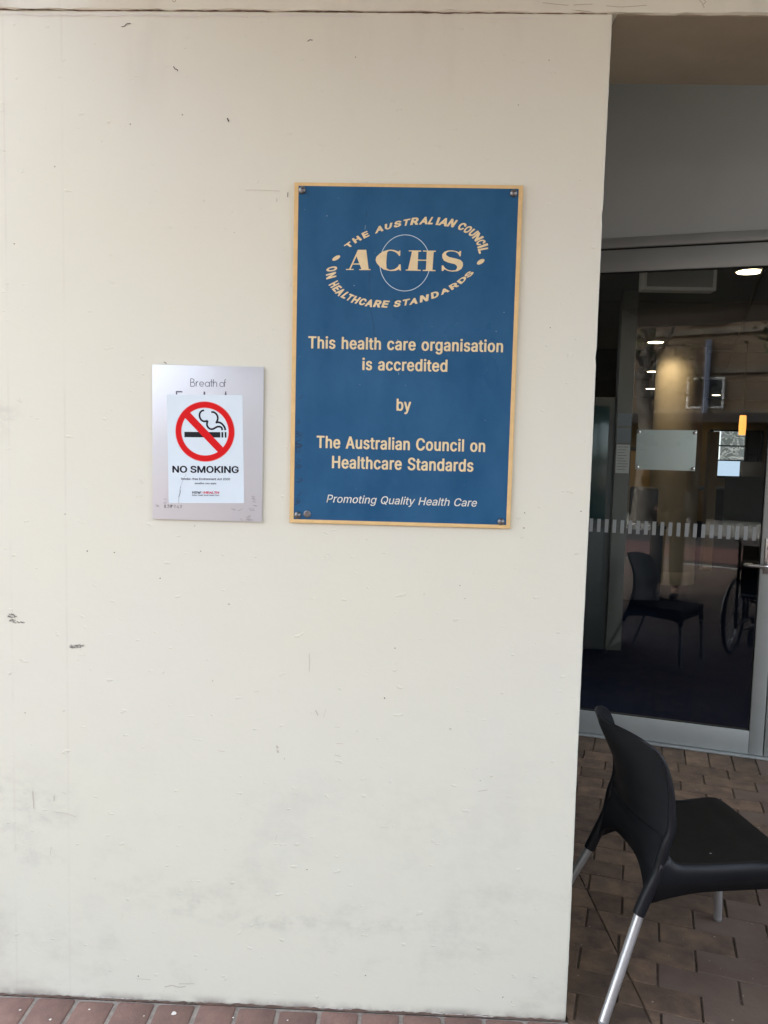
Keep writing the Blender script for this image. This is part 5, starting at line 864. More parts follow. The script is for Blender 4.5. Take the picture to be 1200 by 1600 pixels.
# ------------------------------------------------------------------ chair
CF = R(12.4)
def chair_at(loc, rz, label):
    t = empty('cafe_chair', loc, rz); tag(t, label, 'chair')
    prof = catmull([(.205, .385), (.216, .400), (.210, .4165), (.188, .4245), (.10, .4215), (.0, .414), (-.09, .413), (-.155, .420), (-.193, .443), (-.216, .490), (-.232, .560), (-.252, .630), (-.281, .692), (-.310, .745), (-.320, .768), (-.330, .790)], 5)
    n = len(prof)
    def surf(i, u):
        p = prof[i]; x_, z_ = p.x, p.y
        b = max(0, min(1, (z_-.425)/.15)) if x_ < -.15 else 0
        b = b*b*(3-2*b)
        if x_ > -.15: w_ = .200+.012*max(0, min(1, (x_+.15)/.36))-.010*max(0, min(1, (-.09-x_)/.06))
        else:
            w_ = .190+.001*b+.004*math.sin(max(0, min(1, (z_-.45)/.25))*math.pi)
            if z_ > .665: w_ *= max(0, 1-((z_-.665)/.150)**4.5)**.5*.6+.4
        y_ = w_*u
        xx = x_+(.055+.055*max(0, min(1, (z_-.60)/.18)))*b*(y_/.19)**2
        if x_ > .15: y_ *= 1-.10*((x_-.15)/.07)**2*abs(u)**3*.8
        if x_ > .12: xx -= .018*abs(u)**4*((x_-.12)/.1)
        zz = z_
        if x_ > -.15: zz += .006*abs(u)**3 - .005*(1-u*u)*(x_ < .15)
        if z_ > .70 and x_ < -.2: zz += -.022*abs(u)**5*(z_-.70)/.083 + .008*(1-(y_/.19)**2)*(z_-.70)/.1
        return Vector((xx, y_, zz))
    us = [math.sin(math.pi/2*k/11)*.45+.55*k/11 for k in range(-11, 12)]
    def shell(name, i0, i1, th):
        bm = bmesh.new(); G = {}
        for i in range(i0, i1+1):
            for k, u in enumerate(us): G[i, k] = bm.verts.new(surf(i, u))
        for i in range(i0, i1):
            for k in range(len(us)-1): bm.faces.new((G[i, k], G[i+1, k], G[i+1, k+1], G[i, k+1]))
        bm.normal_update()
        bmesh.ops.recalc_face_normals(bm, faces=bm.faces)
        o = finish(name, bm, M_seat if name == 'seat' else M_poly, t, smooth=60)
        md = o.modifiers.new('s', 'SOLIDIFY'); md.thickness = th; md.offset = 0
        bv = o.modifiers.new('b', 'BEVEL'); bv.width = .0022; bv.segments = 3; bv.limit_method = 'ANGLE'; bv.angle_limit = R(50)
        return o
    cut = min(range(n), key=lambda i: abs(prof[i].x+.193)+abs(prof[i].y-.443))
    shell('seat', 0, cut, .007)
    shell('backrest', cut, n-1, .0075)
    # apron: a skirt under the seat rim, deeper at the four leg sockets
    bm = bmesh.new(); nseg = 30
    for sgn in (-1, 1):
        rows = []
        for k in range(nseg+1):
            f = k/nseg; x_ = .200+(-.214-.200)*f
            pz = .428 if x_ > -.165 else .428+(-.165-x_)*.6
            xt_ = x_+(pz-.428)*.8
            yb = .2085 if x_ > -.08 else .2085-.018*min(1, (-.08-x_)/.17)
            dep = pz-(.350-.036*max(0, (f-.66)/.34)**1.5-.028*max(0, (.16-f)/.16)**1.6)
            sl_ = -.024*max(0, (f-.75)/.25)
            rows.append([Vector((xt_, sgn*(yb-.012), pz+.001)), Vector((xt_, sgn*(yb-.003), pz-.002)), Vector((xt_, sgn*(yb+.003), pz-.010)), Vector((x_, sgn*(yb+.004), pz-.026)), Vector((x_+sl_, sgn*(yb-.003), pz-dep))])
        V = [[bm.verts.new(p) for p in r] for r in rows]
        for a, b in zip(V, V[1:]):
            for k in range(4): bm.faces.new((a[k], a[k+1], b[k+1], b[k]))
    rows = []
    for k in range(-14, 15):
        u = k/14; dep = .058+.060*max(0, (abs(u)-.66)/.34)**1.6
        x_ = .212-.016*abs(u)**4; y_ = .207*u
        rows.append([Vector((x_-.004, y_, .420)), Vector((x_+.004, y_, .408)), Vector((x_+.004, y_, .395)), Vector((x_-.002, y_, .430-.01-dep))])
    V = [[bm.verts.new(p) for p in r] for r in rows]
    for a, b in zip(V, V[1:]):
        for k in range(3): bm.faces.new((a[k], a[k+1], b[k+1], b[k]))
    rows = []
    for k in range(-16, 17):
        u = k/16; y_ = .190*u
        rows.append([Vector((-.2245+.030*u*u, y_, .505)), Vector((-.2195+.019*u*u, y_, .470)), Vector((-.2195+.002*u*u, y_, .435-.008*u*u)), Vector((-.226-.022*u*u, y_, .400-.096*abs(u)**3.6))])
    V = [[bm.verts.new(p) for p in r] for r in rows]
    for a, b in zip(V, V[1:]):
        for k in range(3): bm.faces.new((a[k], a[k+1], b[k+1], b[k]))
    o = finish('apron', bm, M_poly, t, smooth=50)
    md = o.modifiers.new('s', 'SOLIDIFY'); md.thickness = .004; md.offset = 0
    # leg sockets run up into the back's side edges
    RF, FF = (-.381, .244), (.212, .196)      # rear and front feet
    RS, FS = (-.262, .184), (.196, .190)       # socket mouths
    for sgn in (-1, 1):
        bm = bmesh.new()
        pts = catmull([(RS[0]-.004, sgn*(RS[1]+.002), .280), (-.238, sgn*.1835, .345), (-.212, sgn*.184, .405)]+[surf(i, sgn*.985)+Vector((-.002, 0, 0)) for i in range(0, n, 4) if prof[i].x < -.2 and .455 < prof[i].y < .775], 4)
        rr = [.0178-.0128*max(0, (i/(len(pts)-1)-.18)/.82)**.8 for i in range(len(pts))]
        add_tube(bm, pts, rr, 16)
        finish('leg_socket', bm, M_poly, t, smooth=60)
        bm = bmesh.new()
        add_tube(bm, [(FS[0]-.014, sgn*(FS[1]-.008), .405), (FS[0]-.006, sgn*(FS[1]-.003), .365), (FS[0], sgn*FS[1], .315)], [.020, .020, .0172], 16)
        finish('leg_socket', bm, M_poly, t, smooth=60)
        for (fx, fy), (sx_, sy_), zt_ in ((RF, RS, .300), (FF, FS, .33)):
            bm = bmesh.new()
            add_tube(bm, [(sx_+(sx_-fx)*.05, sgn*(sy_), zt_), (fx, sgn*fy, .006)], .0140, 20)
            lg = finish('leg', bm, M_leg, t, smooth=60)
            bm = bmesh.new(); add_lathe(bm, [(.013, 0), (.0138, .002), (.0138, .0065), (.012, .0075)], (fx, sgn*fy, 0), 18)
            finish('foot_cap', bm, mat_cap, lg, smooth=40)
    # a fleck of bird lime / grit on seat
    fl_ = bmesh.new()
    for dx_, dy_, r_ in ((0, 0, .0036),):
        c_ = [fl_.verts.new((-.02+dx_+r_*math.cos(a_)*random.uniform(.7, 1.2), -.125+dy_+r_*.6*math.sin(a_), .4188)) for a_ in [2*math.pi*i/8 for i in range(8)]]
        fl_.faces.new(c_)
    finish('paint_fleck', fl_, M_chip_highlight, t)
    return t
mat_cap = mat('grey_foot_cap', (.30, .30, .31), .6)
ch = chair_at((.92, .30, .0008), R(9), 'black plastic cafe chair with silver tube legs on the brown pavers')

# ------------------------------------------------------------------ interior
def poly_slab(name, pts, z0, z1, m, kind=None):
    bm = bmesh.new()
    a = [bm.verts.new((x, y, z0)) for x, y in pts]; b = [bm.verts.new((x, y, z1)) for x, y in pts]
    n = len(pts); bm.faces.new(a[::-1]); bm.faces.new(b)
    for i in range(n): bm.faces.new((a[i], a[(i+1) % n], b[(i+1) % n], b[i]))
    o = finish(name, bm, m)
    if kind: tag(o, kind=kind)
    return o
A0 = dp(-1.0, .088); A1 = dp(6.5, .088)
room = [(A0.x, A0.y), (A1.x, A1.y), (14, A1.y), (14, 17), (A0.x, 17)]
poly_slab('carpet_floor', room, -.0065, .0035, M_carpet, 'structure')
A2 = dp(-1.0, .21); A3 = dp(6.5, .21)
poly_slab('interior_ceiling', [(A2.x, A2.y), (A3.x, A3.y), (14, A3.y), (14, 17), (A2.x, 17)], 2.87, 2.95, M_ceil, 'structure')
o = box('interior_back_wall', -.2, 14, 16.8, 17, .004, 2.869, M_tan); tag(o, kind='structure')
o = box('interior_side_wall', 13.9, 14, .5, 16.8, .004, 2.869, M_tan); tag(o, kind='structure')
o = box('interior_left_wall', -.2, .0, 2.9, 16.79, .004, 2.869, M_charcoal); tag(o, kind='structure')
# front wall of the building to the right of the recess closes the room
o = box('front_wall_right', 6.06, 14, .384, .60, .0, 3.66, M_upper); tag(o, kind='structure')
for i, (x0, x1, y0, y1) in enumerate(((0, 14, 4.78, 4.80), (0, 14, 8.0, 8.02), (0, 14, 12.0, 12.02))):
    o = box('ceiling_joint', x0, x1, y0, y1, 2.8665, 2.8699, M_dark); tag(o, kind='structure')
bm = bmesh.new()
add_tube(bm, [(2.05, 2.6, 2.862), (4.6, 9.8, 2.862)], .012, 8)
o = finish('ceiling_track', bm, M_dark); tag(o, kind='structure')
# column
bm = bmesh.new(); add_lathe(bm, [(.285, .0), (.285, 2.86)], (3.24, 7.72, .005), 48)
col_ = finish('round_column', bm, M_col, smooth=40); tag(col_, 'beige round column inside the lobby lit by a ceiling downlight', 'column')
bm = bmesh.new(); add_lathe(bm, [(.292, .0), (.292, .15), (.287, .156)], (3.24, 7.72, .006), 48)
finish('skirting', bm, M_col, col_, smooth=40)

E_down = emit('warm_lamp_lens', (1, .80, .55), 3.5)
E_pend = emit('amber_lamp_glass', (1, .40, .09), .32)
pos = ((2.31, 3.57), (2.78, 7.23), (3.76, 10.59), (4.74, 14.01), (6.55, 15.35))
lab = ('round recessed downlight nearest the door, at the top right behind the glass', 'round recessed downlight beside the top of the beige column', 'middle recessed downlight of the row left of the column',
       'farthest and lowest recessed downlight of the row left of the column', 'small recessed downlight to the right of the beige column')
for (x_, y_), l_ in zip(pos, lab):
    t = empty('ceiling_downlight', (x_, y_, 2.87)); tag(t, l_, 'downlight', 'downlights in the lobby ceiling')
    bm = bmesh.new(); add_lathe(bm, [(.098, -.001), (.098, -.006), (.088, -.008), (.086, -.004)], (0, 0, 0), 28); finish('trim_ring', bm, M_white, t, smooth=50)
    bm = bmesh.new(); add_lathe(bm, [(.084, -.0095), (.083, -.0085)], (0, 0, 0), 28); finish('lens', bm, E_down, t)
    ld = bpy.data.lights.new('downlight_beam', 'SPOT'); ld.energy = 7 if y_ == 7.23 else 2; ld.spot_size = R(158); ld.spot_blend = .5; ld.color = (1, .78, .5); ld.shadow_soft_size = .06
    lo = bpy.data.objects.new('downlight_beam', ld); lo.location = (0, 0, -.03); link(lo, t)
# pendant
t = empty('pendant_lamp', (3.73, 7.0, 2.87)); tag(t, 'small amber glass pendant lamp glowing over the lobby', 'pendant lamp')
bm = bmesh.new(); add_tube(bm, [(0, 0, 0), (0, 0, -.82)], .003, 8); finish('cord', bm, M_dark, t)
bm = bmesh.new(); add_lathe(bm, [(.034, -.83), (.037, -.90), (.039, -.95), (.034, -1.05)], (0, 0, 0), 20); finish('shade', bm, E_pend, t, smooth=60)
# exit-light box hanging from the ceiling
t = empty('ceiling_light_box', (1.70, 3.2, 2.866)); tag(t, 'unlit white box fitting hanging from the ceiling just inside the glass door', 'light box')
box('housing', -.235, .235, -.05, .05, -.22, -.004, M_white, t, bev=.006)
box('face_panel', -.21, .21, -.056, -.0505, -.20, -.02, mat('box_face', (.22, .22, .205), .4), t, bev=.002)
# dark cabinet with glass front at the left
t = empty('display_cabinet', (1.05, 4.2, .004)); tag(t, 'tall dark cabinet with a teal glass front at the left behind the door', 'cabinet')
box('carcass', -.6, .56, .02, .5, 0, 2.02, M_charcoal, t, bev=.004)
box('glass_front', -.55, .50, .004, .0185, 1.05, 1.95, M_screen, t, bev=.002)
box('lower_panel', -.55, .50, .006, .0185, .08, .98, M_charcoal, t, bev=.002)
t = empty('notice_strip', (1.655, 4.19, 1.40)); tag(t, 'column of papers pinned to the post beside the dark cabinet', 'notices')
box('post', -.045, .075, .01, .10, -1.395, 1.45, mat('grey_post', (.035, .035, .033), .6), t)
for i, (z0, z1, m_) in enumerate(((.40, .50, M_charcoal), (.27, .385, M_charcoal), (.03, .255, M_paper))):
    box('paper', -.040, .066, .004, .0085, z0, z1, m_ if i == 2 else mat('dark_poster', (.05, .07, .10), .6), t)
flat('printed_lines', [ribbon([(-.03, .06+i*.022), (.02+random.uniform(0, .035), .06+i*.022)], .004) for i in range(9)], M_charcoal, t, y=.0035)
# tan partition left of the column and reception
t = empty('tan_partition', (2.55, 8.8, .004)); tag(t, 'tan partition wall behind the column in the lobby', 'partition')
box('panel', -.3, .85, 0, .12, 0, 1.62, M_tan, t)
box('capping', -.32, .87, -.02, .14, 1.621, 1.66, M_charcoal, t)
box('panel', 1.50, 1.62, 0, .12, 0, 1.9, M_tan, t)
t = empty('coffee_machine', (2.55, 6.6, .82)); tag(t, 'black drinks machine standing on a small table left of the column', 'machine')
bm = bmesh.new(); add_box(bm, -.12, .13, -.12, .15, .005, .40, bev=.03); finish('body', bm, M_dark, t, smooth=40)
box('drip_tray', -.10, .11, -.19, -.121, .005, .035, M_dark, t)
t = empty('side_table', (2.45, 6.65, .004)); tag(t, 'small dark table under the drinks machine', 'table')
box('table_top', -.35, .30, -.25, .25, .78, .815, M_charcoal, t, bev=.004)
box('cabinet_body', -.33, .28, -.22, .23, 0, .779, mat('navy_laminate', (.03, .035, .05), .6), t, bev=.004)
bm = bmesh.new(); add_lathe(bm, [(.03, 0), (.034, .03), (.02, .05), (.026, .08), (.03, .12), (.014, .15)], (2.34, 6.5, .82), 14)
o = finish('pale_ornament', bm, mat('pale_green_plastic', (.45, .46, .28), .5), smooth=60); tag(o, 'pale green bottle standing on the small dark table', 'bottle')
t = empty('reception_desk', (4.9, 9.1, .004)); tag(t, 'dark reception desk at the right of the lobby with a green glass panel', 'desk')
box('counter_front', -.75, 1.6, 0, .06, 0, 1.08, mat('dark_timber', (.05, .033, .02), .5), t)
box('counter_top', -.80, 1.65, -.04, .6, 1.0805, 1.12, M_charcoal, t, bev=.004)
box('glass_panel', -.62, -.10, -.30, -.29, .62, 1.30, mat('olive_panel', (.05, .065, .03), .35), t)
bm = bmesh.new(); add_tube(bm, [(-.10, -.32, .5), (-.10, -.32, 1.26)], .010, 10); finish('post', bm, M_steel, t)
t = empty('monitor', (4.72, 9.0, 1.125)); tag(t, 'silver back of a screen standing on the reception desk', 'monitor')
box('screen_back', -.17, .16, -.02, .015, .15, .38, mat('silver_plastic', (.50, .47, .42), .35, metal=.3), t, bev=.006)
box('stand', -.03, .03, -.01, .03, .012, .16, M_charcoal, t); box('foot', -.10, .10, -.05, .09, .0, .0118, M_charcoal, t, bev=.003)
# window in the far wall with the bright street behind it
t = empty('far_window', (7.55, 16.78, 1.04)); tag(t, 'far window showing bright daylight and bare branches beyond the lobby', 'window')
fb = bmesh.new()
for x0, x1, z0, z1 in ((-.57, -.49, 0, 1.13), (.26, .34, 0, 1.13), (.58, .66, 0, 1.13), (-.489, .259, 0, .05), (-.489, .259, 1.09, 1.13), (.341, .579, 0, .05), (.341, .579, 1.09, 1.13), (-.489, .259, .74, .77), (-.489, .259, .40, .43), (.341, .579, .55, .58)):
    add_box(fb, x0, x1, -.05, -.005, z0, z1)
finish('frame', fb, M_dark, t)
def daylight():
    m = bpy.data.materials.new('daylit_view'); m.use_nodes = True
    N, L = m.node_tree.nodes, m.node_tree.links; p = N['Principled BSDF']; p.inputs['Base Color'].default_value = (0, 0, 0, 1)
    tc = N.new('ShaderNodeTexCoord')
    wv = N.new('ShaderNodeTexNoise'); wv.inputs['Scale'].default_value = 4.5; wv.inputs['Detail'].default_value = 3; wv.inputs['Distortion'].default_value = 1.5
    L.new(tc.outputs['Object'], wv.inputs['Vector']); rp = N.new('ShaderNodeValToRGB')
    e = rp.color_ramp.elements; e[0].position = .455; e[0].color = (.10, .11, .105, 1); e[1].position = .56; e[1].color = (.13, .14, .14, 1)
    for q_, c_ in ((.478, .12), (.485, .5), (.495, .14), (.52, .45), (.53, .12)):
        x_ = e.new(q_); x_.color = (c_, c_*1.02, c_*.98, 1)
    L.new(wv.outputs[0], rp.inputs[0])
    sp_ = N.new('ShaderNodeSeparateXYZ'); L.new(tc.outputs['Object'], sp_.inputs[0])
    lt = N.new('ShaderNodeMath'); lt.operation = 'LESS_THAN'; lt.inputs[1].default_value = -.30; L.new(sp_.outputs[0], lt.inputs[0])
    mx = N.new('ShaderNodeMix'); mx.data_type = 'RGBA'; L.new(lt.outputs[0], mx.inputs[0]); L.new(rp.outputs[0], mx.inputs[6]); mx.inputs[7].default_value = (.8, .84, .86, 1)
    l2 = N.new('ShaderNodeMath'); l2.operation = 'LESS_THAN'; l2.inputs[1].default_value = .40; L.new(sp_.outputs[2], l2.inputs[0])
    m2 = N.new('ShaderNodeMix'); m2.data_type = 'RGBA'; L.new(l2.outputs[0], m2.inputs[0]); L.new(mx.outputs[2], m2.inputs[6]); m2.inputs[7].default_value = (.42, .52, .66, 1)
    L.new(m2.outputs[2], p.inputs['Emission Color']); p.inputs['Emission Strength'].default_value = .28
    return m
box('pane', -.489, .259, -.004, .0, .05, 1.09, daylight(), t)
box('pane', .341, .579, -.004, .0, .05, 1.09, M_charcoal, t)

# ------------------------------------------------------------------ outside, behind the camera (seen in the glass)
cn = empty('street_canopy', (0, 0, 3.10)); tag(cn, 'flat painted awning over the footpath outside the entrance', 'canopy')
box('slab', -1.15, 2.3, -3.10, -.010, .004, .14, M_soffit, cn)
box('fascia', -1.15, 2.3, -3.14, -3.101, -.02, .20, M_trim, cn)
for xx in (1.2,):
    box('soffit_joint', xx, xx+.03, -3.05, -.02, -.012, .0035, M_dark, cn)

bf = empty('brick_building', (0, -14, 0)); tag(bf, 'brown brick building across the street with white framed windows', 'building')
box('wall', -16, 9, -4, 0, 0, 6.2, M_facade, bf)
for z0 in (2.55, 3.55, 4.5, 5.6): box('band', -16, 9, .001, .05, z0, z0+.14, M_band, bf)
for x0 in (-13.5, -11, -8.5, -6, -2.62, 0.2, 2.8, 5.4):
    wn = box('window_trim', x0, x0+.88, .001, .07, 2.70, 3.46, M_trim, bf)
    box('pane', x0+.06, x0+.82, .0705, .075, 2.76, 3.40, M_winglass, wn)
    wn = box('window_trim', x0, x0+.88, .001, .07, 4.75, 5.5, M_trim, bf)
    box('pane', x0+.06, x0+.82, .0705, .075, 4.81, 5.44, M_winglass, wn)
aw = box('shop_awning', -16, 9, .001, 2.0, 2.30, 2.50, M_awning, bf)
box('shop_front', -15.8, 8.8, .0012, .08, .0, 2.28, M_charcoal, bf)
bm = bmesh.new(); add_tube(bm, [(-2.15, .12, 2.52), (-2.15, .12, 4.35)], .075, 10); finish('downpipe', bm, M_pipe, bf)

def tree(name, x, y, h, label, leafy, seed, spread=2.2):
    rnd = random.Random(seed)
    t = empty(name, (x, y, 0)); tag(t, label, 'tree', 'street trees across the road')
    bm = bmesh.new()
    add_tube(bm, catmull([(0, 0, 0), (.08, 0, h*.25), (-.08, .05, h*.45), (.05, 0, h*.62), (0, 0, h*.8)], 4), [.24-.012*i for i in range(17)], 12)
    tips = []
    for i in range(15):
        a = rnd.uniform(0, 6.28); z0 = h*rnd.uniform(.35, .75); l = rnd.uniform(.7, 1)*spread
        p = [Vector((0, 0, z0))]
        for k in range(1, 5):
            q = k/4; p.append(Vector((math.cos(a)*l*q+rnd.uniform(-.15, .15), math.sin(a)*l*q+rnd.uniform(-.15, .15), z0+l*.7*q+rnd.uniform(-.1, .1))))
        add_tube(bm, catmull(p, 2), [.06-.006*j for j in range(9)], 6)
        tips.append(p[-1])
        for k in range(9):
            b0 = p[rnd.randrange(1, 5)]; d = Vector((rnd.uniform(-1, 1), rnd.uniform(-1, 1), rnd.uniform(-.6, .8))).normalized()*rnd.uniform(.4, 1.0)
            add_tube(bm, [b0, b0+d*.5+Vector((rnd.uniform(-.08, .08), 0, .04)), b0+d], [.018, .012, .004], 4, cap=False); tips.append(b0+d)
    finish('trunk', bm, M_bark, t, smooth=50)
    bm = bmesh.new()
    for c in tips:
        if rnd.random() > leafy: continue
        for k in range(34):
            p = c+Vector((rnd.gauss(0, .22), rnd.gauss(0, .22), rnd.gauss(0, .2))); s_ = rnd.uniform(.04, .09)
            a = Vector((rnd.uniform(-1, 1), rnd.uniform(-1, 1), rnd.uniform(-1, 1))).normalized()*s_; b = a.orthogonal().normalized()*s_*.6
            bm.faces.new([bm.verts.new(p-a), bm.verts.new(p+b), bm.verts.new(p+a), bm.verts.new(p-b)])
    if bm.faces: finish('crown', bm, M_leaf, t)
    else: bm.free()
tree('plane_tree', -2.9, -11.6, 7.0, 'bare plane tree with mottled trunk across the road', .15, 3)
tree('leafy_tree', 2.3, -10.9, 6.5, 'leafy green street tree across the road', .9, 5, 2.4)

# wheelchair standing outside the frame to the right; its reflection shows in the door
def wheelchair(x, y, rz):
    t = empty('wheelchair', (x, y, 0), rz); tag(t, 'folding wheelchair reflected faintly in the glass door beside the chair', 'wheelchair')
    for s_ in (-1, 1):
        wx = s_*.29
        bm = bmesh.new()
        rim = [(wx, .29*math.cos(2*math.pi*k/40), .305+.29*math.sin(2*math.pi*k/40)) for k in range(41)]
        add_tube(bm, rim, .014, 8, cap=False); ty = finish('tyre', bm, M_dark, t, smooth=60)
        bm = bmesh.new(); add_tube(bm, [(wx+s_*.03, .24*math.cos(2*math.pi*k/40), .305+.24*math.sin(2*math.pi*k/40)) for k in range(41)], .008, 8, cap=False)
        for k in range(20):
            a = 2*math.pi*k/20; add_tube(bm, [(wx, 0, .305), (wx, .28*math.cos(a), .305+.28*math.sin(a))], .0015, 4, cap=False)
        finish('hand_rim', bm, M_steel, t, smooth=60)
        bm = bmesh.new(); fx = s_*.23
        add_tube(bm, catmull([(fx, .30, .95), (fx, .20, .93), (fx, .18, .85), (fx, .18, .30), (fx, .10, .26), (fx, -.30, .26), (fx, -.36, .20), (fx, -.50, .10)], 4), .012, 8)
        add_tube(bm, catmull([(fx, .18, .70), (fx, -.05, .70), (fx, -.14, .66), (fx, -.15, .27)], 4), .012, 8)
        finish('side_frame', bm, M_charcoal, t, smooth=60)
        bm = bmesh.new(); add_lathe(bm, [(.03, -.012), (.08, -.012), (.085, 0), (.08, .012), (.03, .012)], (fx, -.34, .086), 20, 'X'); finish('castor', bm, M_dark, t, smooth=50)
        box('armrest', fx-.025, fx+.025, -.13, .15, .715, .745, M_charcoal, t, bev=.008)
        box('footplate', s_*.12-.08, s_*.12+.08, -.60, -.46, .09, .10, M_charcoal, t)
    box('seat', -.21, .21, -.26, .17, .485, .51, M_charcoal, t, bev=.008)
    box('backrest', -.21, .21, .165, .185, .52, .90, M_charcoal, t, bev=.008)
    for d in (-1, 1):
        bm = bmesh.new(); add_tube(bm, [(-.21*d, -.03, .20), (.21*d, -.03, .47)], .010, 8); finish('cross_brace', bm, M_steel, t)
wheelchair(1.60, -.20, R(4))

for o in bpy.data.objects:
    if o.name.split('.')[0] in ('chipped_fleck', 'edge_scratch', 'speck', 'worn_print', 'scuff', 'scratched_patch', 'black_squiggle', 'beam_crack', 'foot_paint_chip', 'joint_highlight', 'tear'): o['kind'] = 'stuff'

M_grit = mat('pale_grit', (.38, .35, .30), .9)
gb = bmesh.new()
rg_ = random.Random(11)
for i in range(150):
    gx, gy = rg_.uniform(.5, 1.9), rg_.uniform(-.1, 2.1)
    r_ = rg_.choice((.0012, .0016, .0022, .003))
    vv = [gb.verts.new((gx+r_*rg_.uniform(.6, 1.3)*math.cos(a_), gy+r_*rg_.uniform(.6, 1.3)*math.sin(a_), .0012)) for a_ in (0, 1.3, 2.6, 3.9, 5.2)]
    tp = gb.verts.new((gx, gy, .0014+r_*.7))
    for k_ in range(5): gb.faces.new((vv[k_], vv[(k_+1) % 5], tp))
go = finish('grit', gb, M_grit); tag(go, kind='stuff')

# ------------------------------------------------------------------ the person taking the picture (seen only in the glass)
def skin_chain(name, pts, radii, edges, mat_, parent=None, root=0, sub=2, loc=None):
    me = bpy.data.meshes.new(name); me.from_pydata([Vector(p) for p in pts], edges, []); me.update()
    o = bpy.data.objects.new(name, me); link(o, parent)
    md = o.modifiers.new('skin', 'SKIN'); md.use_smooth_shade = True
    for i, r in enumerate(radii):
        v = me.skin_vertices[0].data[i]; v.radius = r if hasattr(r, '__len__') else (r, r); v.use_root = (i == root)
    sb = o.modifiers.new('sub', 'SUBSURF'); sb.levels = sub; sb.render_levels = sub
    me.materials.append(mat_)
    return o
M_skin = mat('skin', (.52, .33, .24), .55)
M_trouser = mat('brown_trousers', (.085, .065, .045), .9, bump=.2, bscale=120)
M_jacket = mat('dark_jacket', (.03, .03, .035), .85, bump=.2, bscale=90)
M_shoe = mat('black_shoe', (.012, .012, .013), .45)
M_hair = mat('brown_hair', (.03, .02, .014), .6)
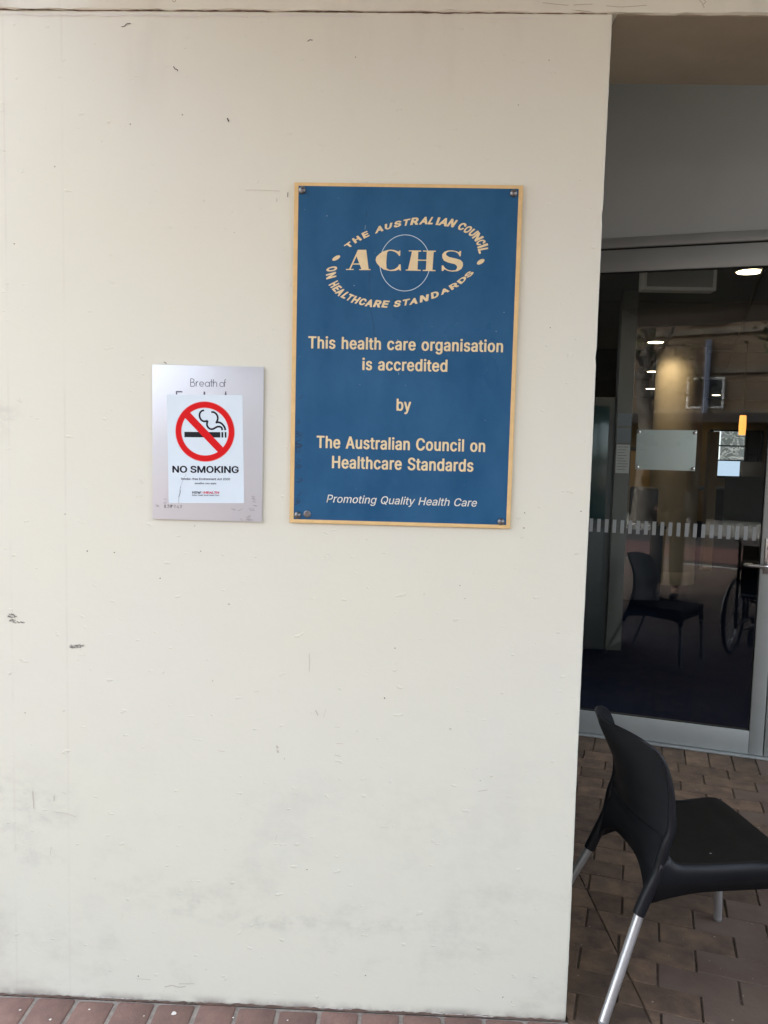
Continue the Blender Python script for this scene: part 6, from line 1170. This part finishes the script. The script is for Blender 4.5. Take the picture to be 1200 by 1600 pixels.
def person(x, y):
    body = None
    P = [(0, 0, .93), (0, -.01, 1.10), (0, -.02, 1.30), (0, -.02, 1.42), (0, 0, 1.50), (0, .01, 1.58), (0, .015, 1.66),   # pelvis chest neck head
         (-.10, 0, .88), (-.105, .015, .50), (-.10, -.02, .10), (-.10, .08, .045),
         (.10, 0, .88), (.115, .03, .50), (.12, .03, .10), (.125, .13, .045),
         (-.17, -.02, 1.40), (-.26, -.02, 1.20), (-.245, .13, 1.36), (-.22, .155, 1.46),
         (.17, -.02, 1.40), (.22, -.03, 1.18), (.02, .10, 1.38), (-.08, .15, 1.46)]
    E_ = [(0, 1), (1, 2), (2, 3), (3, 4), (4, 5), (5, 6), (0, 7), (7, 8), (8, 9), (9, 10), (0, 11), (11, 12), (12, 13), (13, 14), (3, 15), (15, 16), (16, 17), (17, 18), (3, 19), (19, 20), (20, 21), (21, 22)]
    Rr = [(.145, .105), (.135, .10), (.15, .11), (.12, .08), (.055, .055), (.075, .085), (.075, .095), .085, .055, .042, .038, .085, .055, .042, .038, .055, .045, .036, .028, .055, .045, .036, .028]
    body = skin_chain('person', P, Rr, E_, M_skin)
    body.location = (x, y, 0)
    tag(body, 'person in dark jacket and brown trousers holding up a phone, reflected in the door', 'person')
    skin_chain('trousers', [P[0], P[7], P[8], (P[9][0], P[9][1], .13), P[11], P[12], (P[13][0], P[13][1], .13)], [(.155, .115), .10, .082, .075, .10, .082, .075], [(0, 1), (1, 2), (2, 3), (0, 4), (4, 5), (5, 6)], M_trouser, body)
    skin_chain('jacket', [(0, 0, .88), P[1], P[2], (0, -.02, 1.43), P[15], P[16], P[17], P[19], P[20], P[21]], [(.175, .13), (.165, .125), (.175, .13), (.12, .09), .072, .060, .046, .072, .060, .046],
               [(0, 1), (1, 2), (2, 3), (3, 4), (4, 5), (5, 6), (3, 7), (7, 8), (8, 9)], M_jacket, body)
    for a, b in ((P[9], P[10]), (P[13], P[14])):
        skin_chain('shoe', [(a[0], a[1]-.03, .055), (a[0], a[1]+.05, .05), (b[0], b[1]+.04, .04)], [(.045, .05), (.047, .045), (.045, .035)], [(0, 1), (1, 2)], M_shoe, body)
    skin_chain('hair', [(0, -.02, 1.60), (0, -.015, 1.69), (0, .03, 1.735)], [(.088, .085), (.092, .095), (.075, .06)], [(0, 1), (1, 2)], M_hair, body)
    # face features
    bm = bmesh.new()
    add_lathe(bm, [(.004, 0), (.009, .008), (.012, .016), (.002, .028)], (0, .108, 1.645), 10, 'Y')
    for v in bm.verts: v.co.y = .108+(.108-v.co.y)*.8
    finish('nose', bm, M_skin, body, smooth=60)
    for s_ in (-1, 1):
        bm = bmesh.new(); bmesh.ops.create_uvsphere(bm, u_segments=12, v_segments=8, radius=.011); bmesh.ops.translate(bm, verts=bm.verts, vec=(s_*.031, .098, 1.665)); finish('eye', bm, M_white, body, smooth=80)
    # hands with five fingers closing on the phone
    for cx, s_ in ((-.225, -1), (-.115, 1)):
        base = Vector((cx, .165, 1.475))
        bm_pts = [base, base+Vector((-s_*.0, .008, .045))]
        skin_chain('hand', bm_pts, [(.030, .018), (.036, .016)], [(0, 1)], M_skin, body, sub=1)
        for k in range(4):
            o_ = base+Vector((s_*(.004), -.006, .05+k*.019)); l = (.05, .056, .054, .044)[k]
            skin_chain('finger', [o_+Vector((s_*.012, -.004, -.006)), o_+Vector((s_*.028, .016, 0)), o_+Vector((s_*.016, .036, 0)), o_+Vector((-s_*.006, .040+l*.02, 0))], [.009, .0085, .008, .007], [(0, 1), (1, 2), (2, 3)], M_skin, body, sub=1)
        skin_chain('thumb', [base+Vector((-s_*.006, -.008, .03)), base+Vector((-s_*.016, -.014, .062)), base+Vector((-s_*.014, -.006, .09))], [.011, .010, .008], [(0, 1), (1, 2)], M_skin, body, sub=1)
    return body
pr = person(.19, -2.36)
ph = box('phone', -.075, .0, -2.165, -2.156, 1.525, 1.68, M_dark, bev=.003); tag(ph, 'black phone held upright in both hands of the person reflected', 'phone')
bg_ = empty('shoulder_bag', (.50, -2.36, .70)); tag(bg_, 'black bag hanging at the side of the person reflected in the glass', 'bag')
bm = bmesh.new(); add_box(bm, -.05, .05, -.15, .15, 0, .34, bev=.03, seg=3); finish('pouch', bm, M_jacket, bg_, smooth=50)
bm = bmesh.new(); add_tube(bm, catmull([(0, -.1, .33), (-.10, -.08, .60), (-.25, -.02, .775), (-.10, .08, .60), (0, .1, .33)], 5), .012, 8); finish('strap', bm, M_jacket, bg_, smooth=60)
